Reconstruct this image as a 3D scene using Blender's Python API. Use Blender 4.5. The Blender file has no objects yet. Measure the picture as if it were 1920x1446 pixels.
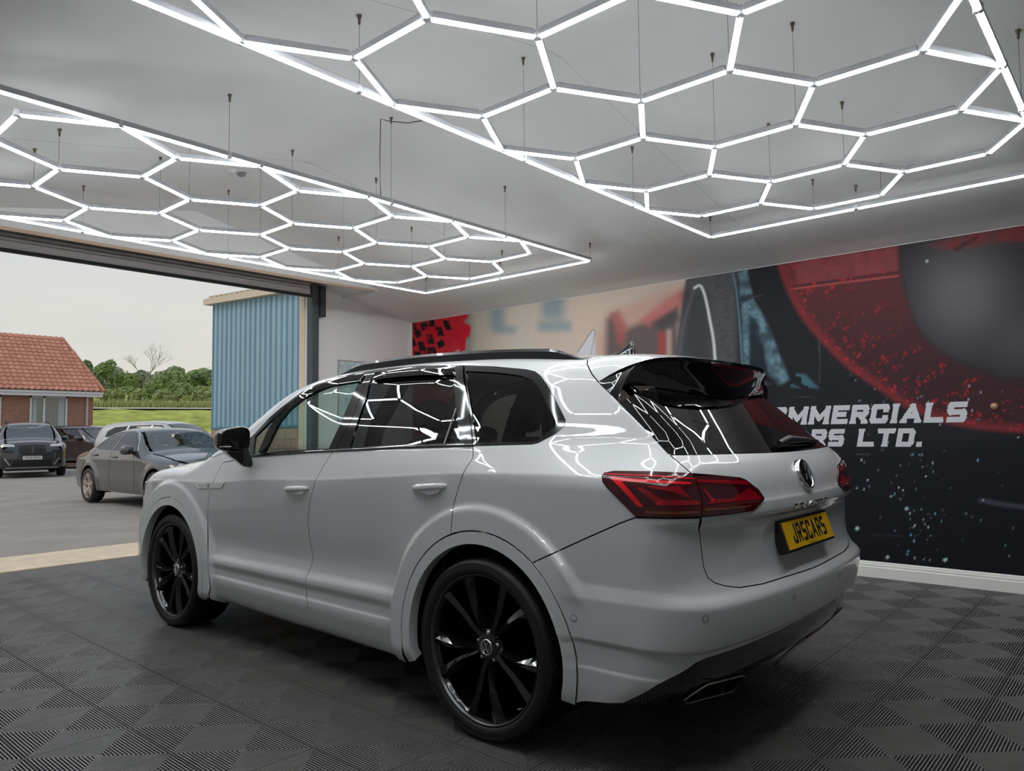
import bpy, bmesh, math, random
import numpy as np
from mathutils import Vector, Matrix
from mathutils.geometry import delaunay_2d_cdt

# ------------------------------------------------------------------ camera
SC = bpy.context.scene
COL = SC.collection
IW, IH = 1920, 1446
FPX = 1386.155
CAM = np.array([-2.17924, 3.23293, 1.27190])
YAW, PITCH, ROLL = 0.85053, 0.063166, -0.0112185
cy_, sy_, cp_, sp_ = math.cos(YAW), math.sin(YAW), math.cos(PITCH), math.sin(PITCH)
FW = np.array([cy_*cp_, -sy_*cp_, sp_]); RT = np.array([-sy_, -cy_, 0.0]); UP = np.cross(RT, FW)
cr_, sr_ = math.cos(ROLL), math.sin(ROLL)
RT, UP = cr_*RT + sr_*UP, -sr_*RT + cr_*UP
cam_data = bpy.data.cameras.new('camera'); cam_data.sensor_width = 36.0
cam_data.lens = 36.0*FPX/IW; cam_data.clip_start = 0.05; cam_data.clip_end = 600
cam = bpy.data.objects.new('camera', cam_data); COL.objects.link(cam)
m = Matrix(((RT[0], UP[0], -FW[0], CAM[0]), (RT[1], UP[1], -FW[1], CAM[1]), (RT[2], UP[2], -FW[2], CAM[2]), (0, 0, 0, 1)))
cam.matrix_world = m
SC.camera = cam

# ------------------------------------------------------------------ world, sun, exposure
SC.view_settings.view_transform = 'Standard'; SC.view_settings.look = 'None'
SC.view_settings.gamma = 1.0; SC.view_settings.use_curve_mapping = False
SC.view_settings.exposure = 0.0
TUBE_STRENGTH = 29.0
SKY_STRENGTH = 0.95
world = bpy.data.worlds.new('overcast_sky'); SC.world = world; world.use_nodes = True
nt = world.node_tree; nt.nodes.clear()
wo = nt.nodes.new('ShaderNodeOutputWorld'); wb = nt.nodes.new('ShaderNodeBackground')
tc = nt.nodes.new('ShaderNodeTexCoord'); sx = nt.nodes.new('ShaderNodeSeparateXYZ')
cr = nt.nodes.new('ShaderNodeValToRGB'); mp = nt.nodes.new('ShaderNodeMapping'); nz = nt.nodes.new('ShaderNodeTexNoise')
mx = nt.nodes.new('ShaderNodeMix'); mx.data_type = 'RGBA'; mx.blend_type = 'MULTIPLY'
cn = nt.nodes.new('ShaderNodeValToRGB')
cr.color_ramp.elements[0].position = 0.0; cr.color_ramp.elements[0].color = (0.80, 0.76, 0.66, 1)
cr.color_ramp.elements[1].position = 0.40; cr.color_ramp.elements[1].color = (0.64, 0.72, 0.82, 1)
e = cr.color_ramp.elements.new(0.16); e.color = (0.80, 0.79, 0.74, 1)
mp.inputs['Scale'].default_value = (1.5, 1.5, 5.0)
nz.inputs['Scale'].default_value = 2.2; nz.inputs['Detail'].default_value = 4.0
cn.color_ramp.elements[0].position = 0.3; cn.color_ramp.elements[0].color = (0.90, 0.93, 0.98, 1)
cn.color_ramp.elements[1].position = 0.7; cn.color_ramp.elements[1].color = (1.0, 0.99, 0.97, 1)
mx.inputs['Factor'].default_value = 1.0
L = nt.links.new
L(tc.outputs['Generated'], sx.inputs[0]); L(sx.outputs['Z'], cr.inputs['Fac'])
L(tc.outputs['Generated'], mp.inputs['Vector']); L(mp.outputs[0], nz.inputs['Vector']); L(nz.outputs['Fac'], cn.inputs['Fac'])
L(cr.outputs['Color'], mx.inputs[6]); L(cn.outputs['Color'], mx.inputs[7])
L(mx.outputs[2], wb.inputs['Color']); wb.inputs['Strength'].default_value = SKY_STRENGTH
L(wb.outputs[0], wo.inputs['Surface'])

sun_d = bpy.data.lights.new('hazy_sun', 'SUN'); sun_d.energy = .9; sun_d.angle = math.radians(25); sun_d.color = (1.0, .93, .82)
sun = bpy.data.objects.new('hazy_sun', sun_d); COL.objects.link(sun); sun.rotation_euler = Vector((.25, .70, .85)).to_track_quat('Z', 'Y').to_euler()

# ------------------------------------------------------------------ materials
MATS = {}
def mat(name, col, rough=0.5, metal=0.0, coat=0.0, spec=0.5, noise=0.0, nscale=20.0, bump=0.0, bscale=80.0, emit=None, es=0.0, crough=0.03, stretch=None):
    if name in MATS: return MATS[name]
    M = bpy.data.materials.new(name); M.use_nodes = True; t = M.node_tree; b = t.nodes['Principled BSDF']
    b.inputs['Base Color'].default_value = (*col, 1); b.inputs['Roughness'].default_value = rough
    b.inputs['Metallic'].default_value = metal; b.inputs['Coat Weight'].default_value = coat
    b.inputs['Coat Roughness'].default_value = crough; b.inputs['Specular IOR Level'].default_value = spec
    tcn = t.nodes.new('ShaderNodeTexCoord'); vec = tcn.outputs['Object']
    if stretch:
        mpn = t.nodes.new('ShaderNodeMapping'); mpn.inputs['Scale'].default_value = stretch
        t.links.new(vec, mpn.inputs['Vector']); vec = mpn.outputs[0]
    if noise:
        n = t.nodes.new('ShaderNodeTexNoise'); n.inputs['Scale'].default_value = nscale; n.inputs['Detail'].default_value = 5
        r = t.nodes.new('ShaderNodeValToRGB')
        r.color_ramp.elements[0].position = 0.3; r.color_ramp.elements[1].position = 0.7
        r.color_ramp.elements[0].color = (*[max(0, c*(1-noise)) for c in col], 1)
        r.color_ramp.elements[1].color = (*[min(1, c*(1+noise)) for c in col], 1)
        t.links.new(vec, n.inputs['Vector']); t.links.new(n.outputs['Fac'], r.inputs['Fac']); t.links.new(r.outputs['Color'], b.inputs['Base Color'])
    if bump:
        n2 = t.nodes.new('ShaderNodeTexNoise'); n2.inputs['Scale'].default_value = bscale; n2.inputs['Detail'].default_value = 4
        bp = t.nodes.new('ShaderNodeBump'); bp.inputs['Strength'].default_value = bump; bp.inputs['Distance'].default_value = 0.01
        t.links.new(vec, n2.inputs['Vector']); t.links.new(n2.outputs['Fac'], bp.inputs['Height']); t.links.new(bp.outputs[0], b.inputs['Normal'])
    if emit:
        b.inputs['Emission Color'].default_value = (*emit, 1); b.inputs['Emission Strength'].default_value = es
    MATS[name] = M; return M
def glassmat(name, tint, ior=1.5, rough=0.0):
    """thin automotive / window glass: tinted see-through sheet with Fresnel mirror"""
    if name in MATS: return MATS[name]
    M = bpy.data.materials.new(name); M.use_nodes = True; t = M.node_tree; t.nodes.clear()
    o = t.nodes.new('ShaderNodeOutputMaterial'); tr = t.nodes.new('ShaderNodeBsdfTransparent'); g = t.nodes.new('ShaderNodeBsdfGlossy')
    lw = t.nodes.new('ShaderNodeLayerWeight'); lw.inputs['Blend'].default_value = .5; mxn = t.nodes.new('ShaderNodeMixShader')
    pw = t.nodes.new('ShaderNodeMath'); pw.operation = 'POWER'; pw.inputs[1].default_value = 5.0
    ma = t.nodes.new('ShaderNodeMath'); ma.operation = 'MULTIPLY_ADD'; r0 = ((ior-1)/(ior+1))**2*1.2; ma.inputs[1].default_value = 1-r0; ma.inputs[2].default_value = r0
    t.links.new(lw.outputs['Facing'], pw.inputs[0]); t.links.new(pw.outputs[0], ma.inputs[0])
    tr.inputs['Color'].default_value = (*tint, 1); g.inputs['Roughness'].default_value = rough
    t.links.new(ma.outputs[0], mxn.inputs['Fac']); t.links.new(tr.outputs[0], mxn.inputs[1]); t.links.new(g.outputs[0], mxn.inputs[2])
    t.links.new(mxn.outputs[0], o.inputs['Surface']); MATS[name] = M; return M

# ------------------------------------------------------------------ object helpers
def tag(o, label=None, cat=None, group=None, kind=None):
    if label: o['label'] = label
    if cat: o['category'] = cat
    if group: o['group'] = group
    if kind: o['kind'] = kind
    return o
def link(o, parent=None):
    COL.objects.link(o)
    if parent is not None: o.parent = parent
    return o
def empty(name, loc=(0, 0, 0), rz=0.0, parent=None):
    o = bpy.data.objects.new(name, None); o.location = loc; o.rotation_euler = (0, 0, rz); o.empty_display_size = 0.2
    return link(o, parent)
def meshobj(name, verts, faces, m, parent=None, smooth=False, normals=None, seal=False):
    me = bpy.data.meshes.new(name); me.from_pydata([tuple(map(float, v)) for v in verts], [], [tuple(map(int, f)) for f in faces])
    if m is not None:
        for mm in (m if isinstance(m, (list, tuple)) else [m]): me.materials.append(mm)
    me.update()
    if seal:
        me.materials.append(seal); me.polygons.foreach_set('material_index', [1 if len(f) == 4 else 0 for f in faces])  # flange quads get the painted shade of the panel gaps
    if smooth or normals is not None: me.shade_smooth()
    if normals is not None: me.normals_split_custom_set_from_vertices([tuple(map(float, n)) for n in normals])
    return link(bpy.data.objects.new(name, me), parent)
class MB:
    """collects simple solids into one mesh"""
    def __init__(s): s.v = []; s.f = []; s.sm = []
    def add(s, v, f, smooth=False):
        b = len(s.v); s.v += [tuple(p) for p in v]; s.f += [tuple(i+b for i in q) for q in f]; s.sm += [smooth]*len(f); return s
    def box(s, lo, hi, M=None):
        (a, b, c), (d, e, f) = lo, hi
        v = [(a,b,c),(d,b,c),(d,e,c),(a,e,c),(a,b,f),(d,b,f),(d,e,f),(a,e,f)]
        if M is not None: v = [tuple(M @ Vector(p)) for p in v]
        return s.add(v, [(3,2,1,0),(4,5,6,7),(0,1,5,4),(1,2,6,5),(2,3,7,6),(3,0,4,7)])
    def prism(s, poly, axis, a, b, M=None):
        """poly: 2D ccw list in the other two axes; extruded along axis from a to b"""
        n = len(poly); v = []
        for w in (a, b):
            for p, q in poly:
                v.append({'x': (w, p, q), 'y': (p, w, q), 'z': (p, q, w)}[axis])
        if M is not None: v = [tuple(M @ Vector(p)) for p in v]
        f = [tuple(range(n))[::-1], tuple(range(n, 2*n))] + [(i, (i+1) % n, n+(i+1) % n, n+i) for i in range(n)]
        return s.add(v, f)
    def tube(s, pts, r, n=8, cap=True, smooth=True):
        pts = [Vector(p) for p in pts]; rs = r if isinstance(r, (list, tuple)) else [r]*len(pts); v = []; up = Vector((0, 0, 1))
        for i, p in enumerate(pts):
            d = (pts[min(i+1, len(pts)-1)] - pts[max(i-1, 0)]).normalized()
            a = d.cross(up)
            if a.length < 1e-3: a = d.cross(Vector((1, 0, 0)))
            a.normalize(); c = a.cross(d)
            for k in range(n):
                t = 2*math.pi*k/n; v.append(p + float(rs[i])*(math.cos(t)*a + math.sin(t)*c))
        f = [(i*n+k, i*n+(k+1) % n, (i+1)*n+(k+1) % n, (i+1)*n+k) for i in range(len(pts)-1) for k in range(n)]
        s.add(v, f, smooth)
        if cap: s.add(v[:n], [tuple(range(n))[::-1]]); s.add(v[-n:], [tuple(range(n))])
        return s
    def lathe(s, prof, n=32, axis='y', c=(0, 0, 0), smooth=True, a0=0.0, a1=2*math.pi):
        """prof: list of (radius, along-axis)"""
        full = abs(a1-a0-2*math.pi) < 1e-6; m_ = n if full else n+1; v = []
        for r, h in prof:
            for k in range(m_):
                t = a0+(a1-a0)*k/n; p, q = r*math.cos(t), r*math.sin(t)
                v.append({'y': (c[0]+p, c[1]+h, c[2]+q), 'z': (c[0]+p, c[1]+q, c[2]+h), 'x': (c[0]+h, c[1]+p, c[2]+q)}[axis])
        f = []
        for i in range(len(prof)-1):
            for k in range(n): f.append((i*m_+k, i*m_+(k+1) % m_, (i+1)*m_+(k+1) % m_, (i+1)*m_+k))
        return s.add(v, f, smooth)
    def grid(s, G, smooth=True, closed_u=False):
        """G[i][j] points"""
        nu, nv = len(G), len(G[0]); v = [p for row in G for p in row]; f = []
        for i in range(nu if closed_u else nu-1):
            for j in range(nv-1):
                a = i*nv+j; b = ((i+1) % nu)*nv+j; f.append((a, b, b+1, a+1))
        return s.add(v, f, smooth)
    def build(s, name, m, parent=None, loc=None, bevel=0.0, recalc=True):
        me = bpy.data.meshes.new(name); me.from_pydata([tuple(map(float, p)) for p in s.v], [], s.f)
        for mm in (m if isinstance(m, (list, tuple)) else [m]): me.materials.append(mm)
        me.update(); me.polygons.foreach_set('use_smooth', s.sm)
        if recalc:
            bm = bmesh.new(); bm.from_mesh(me); bmesh.ops.recalc_face_normals(bm, faces=bm.faces[:])
            if bevel > 0:
                bmesh.ops.remove_doubles(bm, verts=bm.verts[:], dist=1e-5)
                es = [e for e in bm.edges if len(e.link_faces) == 2 and e.calc_face_angle(0) > 0.6]
                bmesh.ops.bevel(bm, geom=es, offset=bevel, segments=2, affect='EDGES', profile=0.7)
            bm.to_mesh(me); bm.free()
        o = bpy.data.objects.new(name, me)
        if loc is not None: o.location = loc
        return link(o, parent)
def copy_tree(o, parent=None):
    c = o.copy(); COL.objects.link(c); c.parent = parent
    for ch in CHILD(o): copy_tree(ch, c)
    return c
def CHILD(o): return [c for c in bpy.data.objects if c.parent == o]
def pixel_ray(px):
    px = np.atleast_2d(np.asarray(px, float))
    d = FW + ((px[:, :1]-IW/2)/FPX)*RT - ((px[:, 1:]-IH/2)/FPX)*UP
    return d/np.linalg.norm(d, axis=1)[:, None]
def pix_on(px, ax, val):
    d = pixel_ray(px); t = (val-CAM[ax])/d[:, ax]; return CAM + d*t[:, None]
def text_mesh(body, size=1.0, extrude=0.0, shear=0.0, bold=0.0):
    """flat lettering as raw vertices and faces in the XY plane"""
    cu = bpy.data.curves.new('t', 'FONT'); cu.body = body; cu.size = size; cu.extrude = extrude; cu.shear = shear; cu.offset = bold
    cu.resolution_u = 3; cu.align_x = 'LEFT'
    o = bpy.data.objects.new('t', cu); COL.objects.link(o); bpy.context.view_layer.update()
    me = o.to_mesh(); v = [tuple(p.co) for p in me.vertices]; f = [tuple(p.vertices) for p in me.polygons]
    o.to_mesh_clear(); bpy.data.objects.remove(o); bpy.data.curves.remove(cu); return v, f

# ---- heavy stroke lettering (flat print): centre lines on a unit box, drawn with a square pen
GLYPH = {'C': [[(1,.78),(1,.9),(.9,1),(.1,1),(0,.9),(0,.1),(.1,0),(.9,0),(1,.1),(1,.22)]], 'O': [[(.1,0),(.9,0),(1,.1),(1,.9),(.9,1),(.1,1),(0,.9),(0,.1),(.1,0)]],
 'M': [[(0,0),(0,1),(.5,.25),(1,1),(1,0)]], 'E': [[(1,0),(0,0),(0,1),(1,1)],[(0,.52),(.8,.52)]], 'R': [[(0,0),(0,1),(.88,1),(1,.88),(1,.60),(.88,.48),(0,.48)],[(.45,.48),(1,0)]],
 'I': [[(.5,0),(.5,1)]], 'A': [[(0,0),(.5,1),(1,0)],[(.2,.30),(.8,.30)]], 'L': [[(0,1),(0,0),(1,0)]], 'S': [[(.95,1),(.1,1),(0,.9),(0,.62),(.1,.50),(.9,.50),(1,.38),(1,.1),(.9,0),(.05,0)]],
 'T': [[(0,1),(1,1)],[(.5,1),(.5,0)]], 'D': [[(0,0),(.85,0),(1,.15),(1,.85),(.85,1),(0,1),(0,0)]], 'J': [[(1,1),(1,.12),(.88,0),(.12,0),(0,.12),(0,.25)]], 'U': [[(0,1),(0,.1),(.1,0),(.9,0),(1,.1),(1,1)]],
 'G': [[(1,.8),(1,.9),(.9,1),(.1,1),(0,.9),(0,.1),(.1,0),(.9,0),(1,.1),(1,.48),(.55,.48)]], '.': [[(0,0),(.001,.0)]], '&': [[(1,0),(.1,.8),(.3,1),(.6,.85),(.05,.25),(.3,0),(.95,.45)]]}
GW = {'I': .42, '.': .30, 'M': 1.25, 'A': 1.1, ' ': .55}
def stroke_text(body, h, w, t, gap, shear=0.0, serif=0.0):
    """list of (verts2d, faces) per character; h cap height, w letter width, t pen width"""
    out = []; x = 0.0
    for ch in body:
        wd = w*GW.get(ch, 1.0)
        if ch != ' ':
            V = []; F_ = []
            def quad(p, q, tt=t, ext=True):
                p, q = np.array(p, float), np.array(q, float); d = q-p; L_ = np.linalg.norm(d); d = d/L_ if L_ > 1e-6 else np.array([1.0, 0]); n = np.array([-d[1], d[0]])*tt/2; e_ = d*tt/2 if ext else 0
                b = len(V); V.extend([p-e_-n, q+e_-n, q+e_+n, p-e_+n]); F_.append((b, b+1, b+2, b+3))
            mp_ = lambda p: (x+t/2+p[0]*(wd-t), t/2+p[1]*(h-t))
            for pl in GLYPH[ch]:
                for i, (a, b) in enumerate(zip(pl[:-1], pl[1:])):
                    A, B_ = mp_(a), mp_(b); diag = ch in 'AMR&' and abs(a[0]-b[0]) > .05 and abs(a[1]-b[1]) > .2
                    quad(A, B_, t*(.92 if diag else 1), ext=True)
            if serif and ch in 'MRAILT':
                for a in {p for pl in GLYPH[ch] for p in (pl[0], pl[-1]) if p[1] in (0, 1) and not (ch == 'A' and p[1] == 1)}:
                    A = mp_(a); yy = serif*.5*h/2 if a[1] == 0 else h-serif*.5*h/2
                    quad((A[0]-t*.62, yy), (A[0]+t*.62, yy), serif*.5*h, ext=False)
            V = [(v[0]+shear*v[1], min(max(v[1], 0), h)) for v in V]; out.append((V, F_))
        x += wd+gap
    return out, x-gap
# ------------------------------------------------------------------ implicit car bodies
def pchip(pairs):
    p = sorted(pairs); X = np.array([a for a, b in p], float); Y = np.array([b for a, b in p], float)
    h = np.diff(X); d = np.diff(Y)/h; M = np.zeros(len(X))
    for i in range(1, len(X)-1):
        if d[i-1]*d[i] > 0:
            w1, w2 = 2*h[i]+h[i-1], h[i]+2*h[i-1]; M[i] = (w1+w2)/(w1/d[i-1]+w2/d[i])
    M[0], M[-1] = d[0], d[-1]
    def f(x):
        x = np.asarray(x, float); i = np.clip(np.searchsorted(X, x)-1, 0, len(X)-2)
        xc = np.clip(x, X[0], X[-1]); t = (xc-X[i])/h[i]; t2, t3 = t*t, t*t*t
        r = (2*t3-3*t2+1)*Y[i] + (t3-2*t2+t)*h[i]*M[i] + (-2*t3+3*t2)*Y[i+1] + (t3-t2)*h[i]*M[i+1]
        return r + (x-xc)*np.where(x < X[0], M[0], M[-1])
    return f
def sstep(a, b, x):
    t = np.clip((x-a)/(b-a), 0, 1); return t*t*(3-2*t)
def smax(a, b, k):
    h = np.maximum(k-np.abs(a-b), 0)/k; return np.maximum(a, b)+h*h*k*0.25
class Chart:
    """orthographic view of the body along direction d (pointing into the body)"""
    def __init__(s, d):
        s.d = np.array(d, float); s.d /= np.linalg.norm(s.d)
        up = np.array([0, 0, 1.0]) if abs(s.d[2]) < 0.95 else np.array([1.0, 0, 0])
        s.a = np.cross(s.d, up); s.a /= np.linalg.norm(s.a); s.b = np.cross(s.a, s.d)
    def to2(s, P): P = np.atleast_2d(P); return np.stack([P@s.a, P@s.b], -1)
def inpoly(P, poly):
    x, y = P[:, 0], P[:, 1]; r = np.zeros(len(P), bool); n = len(poly)
    for i in range(n):
        (x1, y1), (x2, y2) = poly[i], poly[(i+1) % n]
        if y1 == y2: continue
        c = ((y1 > y) != (y2 > y)) & (x < (x2-x1)*(y-y1)/(y2-y1)+x1); r ^= c
    return r
def segdist(P, poly):
    d = np.full(len(P), 1e9); n = len(poly)
    for i in range(n):
        a = np.array(poly[i]); b = np.array(poly[(i+1) % n]); ab = b-a; L2 = ab@ab
        if L2 < 1e-14: continue
        t = np.clip(((P-a)@ab)/L2, 0, 1); d = np.minimum(d, np.linalg.norm(P-(a+t[:, None]*ab), axis=1))
    return d
def densify(poly, step):
    out = []; n = len(poly)
    for i in range(n):
        a = np.array(poly[i], float); b = np.array(poly[(i+1) % n], float); k = max(1, int(np.ceil(np.linalg.norm(b-a)/step)))
        out += [a+(b-a)*j/k for j in range(k)]
    return np.array(out)
def inset(poly, g):
    """move a closed ccw 2D loop inward by g"""
    P = np.array(poly); e = np.roll(P, -1, 0)-P; e /= np.linalg.norm(e, axis=1)[:, None]+1e-12
    n = np.stack([-e[:, 1], e[:, 0]], -1); n2 = n+np.roll(n, 1, 0); n2 /= np.maximum(np.linalg.norm(n2, axis=1), .3)[:, None]
    return P+n2*g
def area2(P): x, y = np.array(P).T; return .5*np.sum(x*np.roll(y, -1)-y*np.roll(x, -1))
def smooth_open(pts, k=6):
    """Catmull-Rom through open list"""
    P = np.array(pts, float); Q = np.vstack([2*P[0]-P[1], P, 2*P[-1]-P[-2]]); out = []
    for i in range(len(P)-1):
        p0, p1, p2, p3 = Q[i:i+4]
        for j in range(k):
            t = j/k; out.append(.5*((2*p1)+(-p0+p2)*t+(2*p0-5*p1+4*p2-p3)*t*t+(-p0+3*p1-3*p2+p3)*t**3))
    out.append(P[-1]); return np.array(out)
class Body:
    def __init__(s, F): s.F = F
    def march(s, O, D, t0, t1, n=72):
        O = np.atleast_2d(O); D = np.atleast_2d(D); N = len(O)
        t = np.full(N, float(t0)); mn = np.full(N, 1e9); mt = t.copy(); act = np.ones(N, bool); last = t.copy()
        for _ in range(130):
            i = np.nonzero(act)[0]
            if not len(i): break
            v = s.F(O[i]+D[i]*t[i][:, None]); imp = v < mn[i]; mn[i[imp]] = v[imp]; mt[i[imp]] = t[i[imp]]
            out = v > .003; t[i[out]] += np.clip(v[out]*.5, 1e-3, .25)
            act[i[~out]] = False; act[i[t[i] > t1]] = False
        miss = t > t1; h = 1e-3
        for _ in range(5):
            v = s.F(O+D*t[:, None]); g = (s.F(O+D*(t+h)[:, None])-v)/h
            st = np.where(g < -.05, -v/np.minimum(g, -.05), 0); t = np.where(miss, t, t+np.clip(st, -.02, .02))
        miss = t > t1; t[miss] = mt[miss]
        return O+D*t[:, None]
    def grad(s, P, e=2e-3):
        g = np.zeros_like(P)
        for i in range(3):
            d = np.zeros(3); d[i] = e; g[:, i] = s.F(P+d)-s.F(P-d)
        return g/(np.linalg.norm(g, axis=1)[:, None]+1e-12)
    def px(s, px):
        D = pixel_ray(px); return s.march(np.repeat(CAM[None], len(D), 0), D, 1.2, 9.0, 260)
    def hit(s, ch, uv):
        uv = np.atleast_2d(uv); O = uv[:, :1]*ch.a+uv[:, 1:]*ch.b-ch.d*6.0
        return s.march(O, np.repeat(ch.d[None], len(uv), 0), 1.5, 11.0, 200)
    def panel_data(s, loop, ch, res=(.03, .012), gap=.0018, off=0.0, flange=.014, holes=(), step=.012, warp=None, nsm=2e-3, center=False):
        """loop: closed 3D (or 2D chart) outline -> verts, faces, normals"""
        P2 = ch.to2(loop) if np.array(loop).shape[1] == 3 else np.array(loop, float)
        if area2(P2) < 0: P2 = P2[::-1]
        B = densify(P2, step)
        if gap: B = inset(B, gap)
        H = []
        for h in holes:
            h2 = ch.to2(h) if np.array(h).shape[1] == 3 else np.array(h, float)
            if area2(h2) > 0: h2 = h2[::-1]
            H.append(densify(h2, step))
        lo, hi = B.min(0), B.max(0); gu = np.arange(lo[0], hi[0], res[0]); gv = np.arange(lo[1]-.3, hi[1]+.3, res[1])
        G = np.stack(np.meshgrid(gu, gv), -1)
        G[1::2, :, 0] += res[0]*.5
        G = G.reshape(-1, 2)
        if warp is not None: G[:, 1] += warp(G[:, 0])
        bb = (G > lo).all(1) & (G < hi).all(1); G = G[bb]
        ok = inpoly(G, B); G = G[ok]; d = segdist(G, B); mnr = min(res)*.6
        for h in H: d = np.where(inpoly(G, h), 0, np.minimum(d, segdist(G, h)))
        G = G[d > mnr]
        allp = [B]+H+[G]; verts = np.vstack(allp); n0 = len(B); edges = []; k = n0
        for h in H: edges += [(k+i, k+(i+1) % len(h)) for i in range(len(h))]; k += len(h)
        sc = X2 = np.array([1.0, res[0]/res[1]*.87])
        r = delaunay_2d_cdt([Vector(p) for p in verts*sc], edges, [list(range(n0))], 1, 1e-7)
        V2 = np.array([tuple(v) for v in r[0]])/sc; T = [tuple(f) for f in r[2]]
        if H:
            C = np.array([V2[list(f)].mean(0) for f in T]); bad = np.zeros(len(T), bool)
            for h in H: bad |= inpoly(C, h)
            T = [f for f, b in zip(T, bad) if not b]
        P = s.hit(ch, V2); N = s.grad(P, nsm); P = P+N*off
        if center:
            P[np.abs(P[:, 1]) < .008, 1] = 0.0; N[P[:, 1] == 0, 1] = 0.0
        FN = [tuple(f) for f in T]
        # orientation
        f0 = np.array(FN); nn = np.cross(P[f0[:, 1]]-P[f0[:, 0]], P[f0[:, 2]]-P[f0[:, 0]])
        flip = np.einsum('ij,ij->i', nn, N[f0[:, 0]]) < 0
        FN = [(a, c, b) if fl else (a, b, c) for (a, b, c), fl in zip(FN, flip)]
        V = [P]; NN = [N]; F_ = list(FN)
        if flange:
            base = len(P)
            # boundary edges from topology
            cnt = {}
            for a, b, c in FN:
                for e in ((a, b), (b, c), (c, a)): cnt[e] = cnt.get(e, 0)+1
            be = [e for e in cnt if (e[1], e[0]) not in cnt]
            idx = {}; extraP = []; extraN = []
            for a, b in be:
                if center and P[a][1] == 0 and P[b][1] == 0: continue
                tdir = P[b]-P[a]; tn = np.cross(tdir, N[a]); tn /= np.linalg.norm(tn)+1e-12
                q = len(extraP)
                extraP += [P[a], P[b], P[b]-N[b]*flange, P[a]-N[a]*flange]; extraN += [tn]*4
                F_.append((base+q+1, base+q, base+q+3, base+q+2))
            V.append(np.array(extraP)); NN.append(np.array(extraN))
        return np.vstack(V), F_, np.vstack(NN)
    def panel(s, name, loop, ch, m, parent=None, mirror=None, seal=False, **kw):
        """mirror: None left only, 'right' gives a mirrored second object, 'join' one symmetric object"""
        V, F_, N = s.panel_data(loop, ch, center=(mirror == 'join'), **kw); fl = np.array([1, -1, 1.0])
        if mirror == 'join':
            n = len(V); return meshobj(name, np.vstack([V, V*fl]), list(F_)+[tuple(i+n for i in f[::-1]) for f in F_], m, parent, normals=np.vstack([N, N*fl]), seal=seal)
        pl, par = parent if isinstance(parent, tuple) else (parent, parent)
        o = meshobj(name, V, F_, m, pl, normals=N, seal=seal)
        if mirror == 'right':
            o2 = meshobj(name, V*fl, [f[::-1] for f in F_], m, par, normals=N*fl, seal=seal); return o, o2
        return o
def arc3(xc, zc, r, a0, a1, n, y=.97):
    return [(xc+r*math.cos(math.radians(a0+(a1-a0)*i/n)), y, zc+r*math.sin(math.radians(a0+(a1-a0)*i/n))) for i in range(n+1)]
# ------------------------------------------------------------------ the white SUV
_pa = pchip([(.17,.78),(.21,.875),(.25,.922),(.30,.942),(.375,.957),(.392,.956),(.405,.948),(.44,.947),(.485,.960),(.50,.959),(.545,.934),(.60,.928),(.75,.946),(.88,.961),(.98,.969),(1.03,.971),(1.042,.967),(1.10,.949),(1.17,.925),(1.19,.916),(1.35,.852),(1.50,.780),(1.60,.726),(1.72,.65)])
_pb = pchip([(.17,.84),(.21,.905),(.25,.925),(.30,.935),(.40,.945),(.50,.952),(.62,.957),(.75,.962),(.88,.967),(.98,.970),(1.03,.971),(1.042,.967),(1.10,.949),(1.17,.925),(1.19,.916),(1.35,.852),(1.50,.780),(1.60,.726),(1.72,.65)])
_dz = pchip([(-.9,.078),(-.35,.082),(.1,.070),(.64,.033),(1.2,0.0),(1.72,-.015),(2.33,-.055),(3.0,-.075),(3.8,-.12)])
_wz = pchip([(.45,0),(.6,.2),(.95,.9),(1.035,1.0),(1.10,.9),(1.19,.5),(1.45,.0),(1.8,0)])
_xr = pchip([(.20,-.78),(.28,-.86),(.36,-.955),(.42,-.985),(.49,-1.005),(.50,-1.03),(.53,-1.043),(.60,-1.058),(.650,-1.063),(.657,-1.061),(.70,-1.022),(.74,-1.003),(.82,-.995),(.90,-.997),(.925,-1.006),(.945,-1.028),(.96,-1.034),(.995,-1.031),(1.004,-1.026),(1.08,-1.005),(1.14,-.972),(1.18,-.933),(1.205,-.903),(1.30,-.797),(1.42,-.660),(1.50,-.566),(1.60,-.448),(1.70,-.33)])
_rt = pchip([(-.95,1.545),(-.75,1.582),(-.5,1.618),(-.2,1.648),(.3,1.680),(.8,1.694),(1.2,1.688),(1.55,1.665),(1.8,1.615),(2.1,1.468),(2.4,1.290),(2.65,1.180),(2.78,1.155),(2.95,1.150),(3.2,1.135),(3.45,1.08),(3.6,1.02),(3.75,.92)])
_fr = pchip([(.18,3.68),(.28,3.76),(.45,3.81),(.60,3.83),(.75,3.83),(.90,3.79),(1.02,3.68),(1.08,3.55)])
ZW, WB = .372, 2.894
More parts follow.
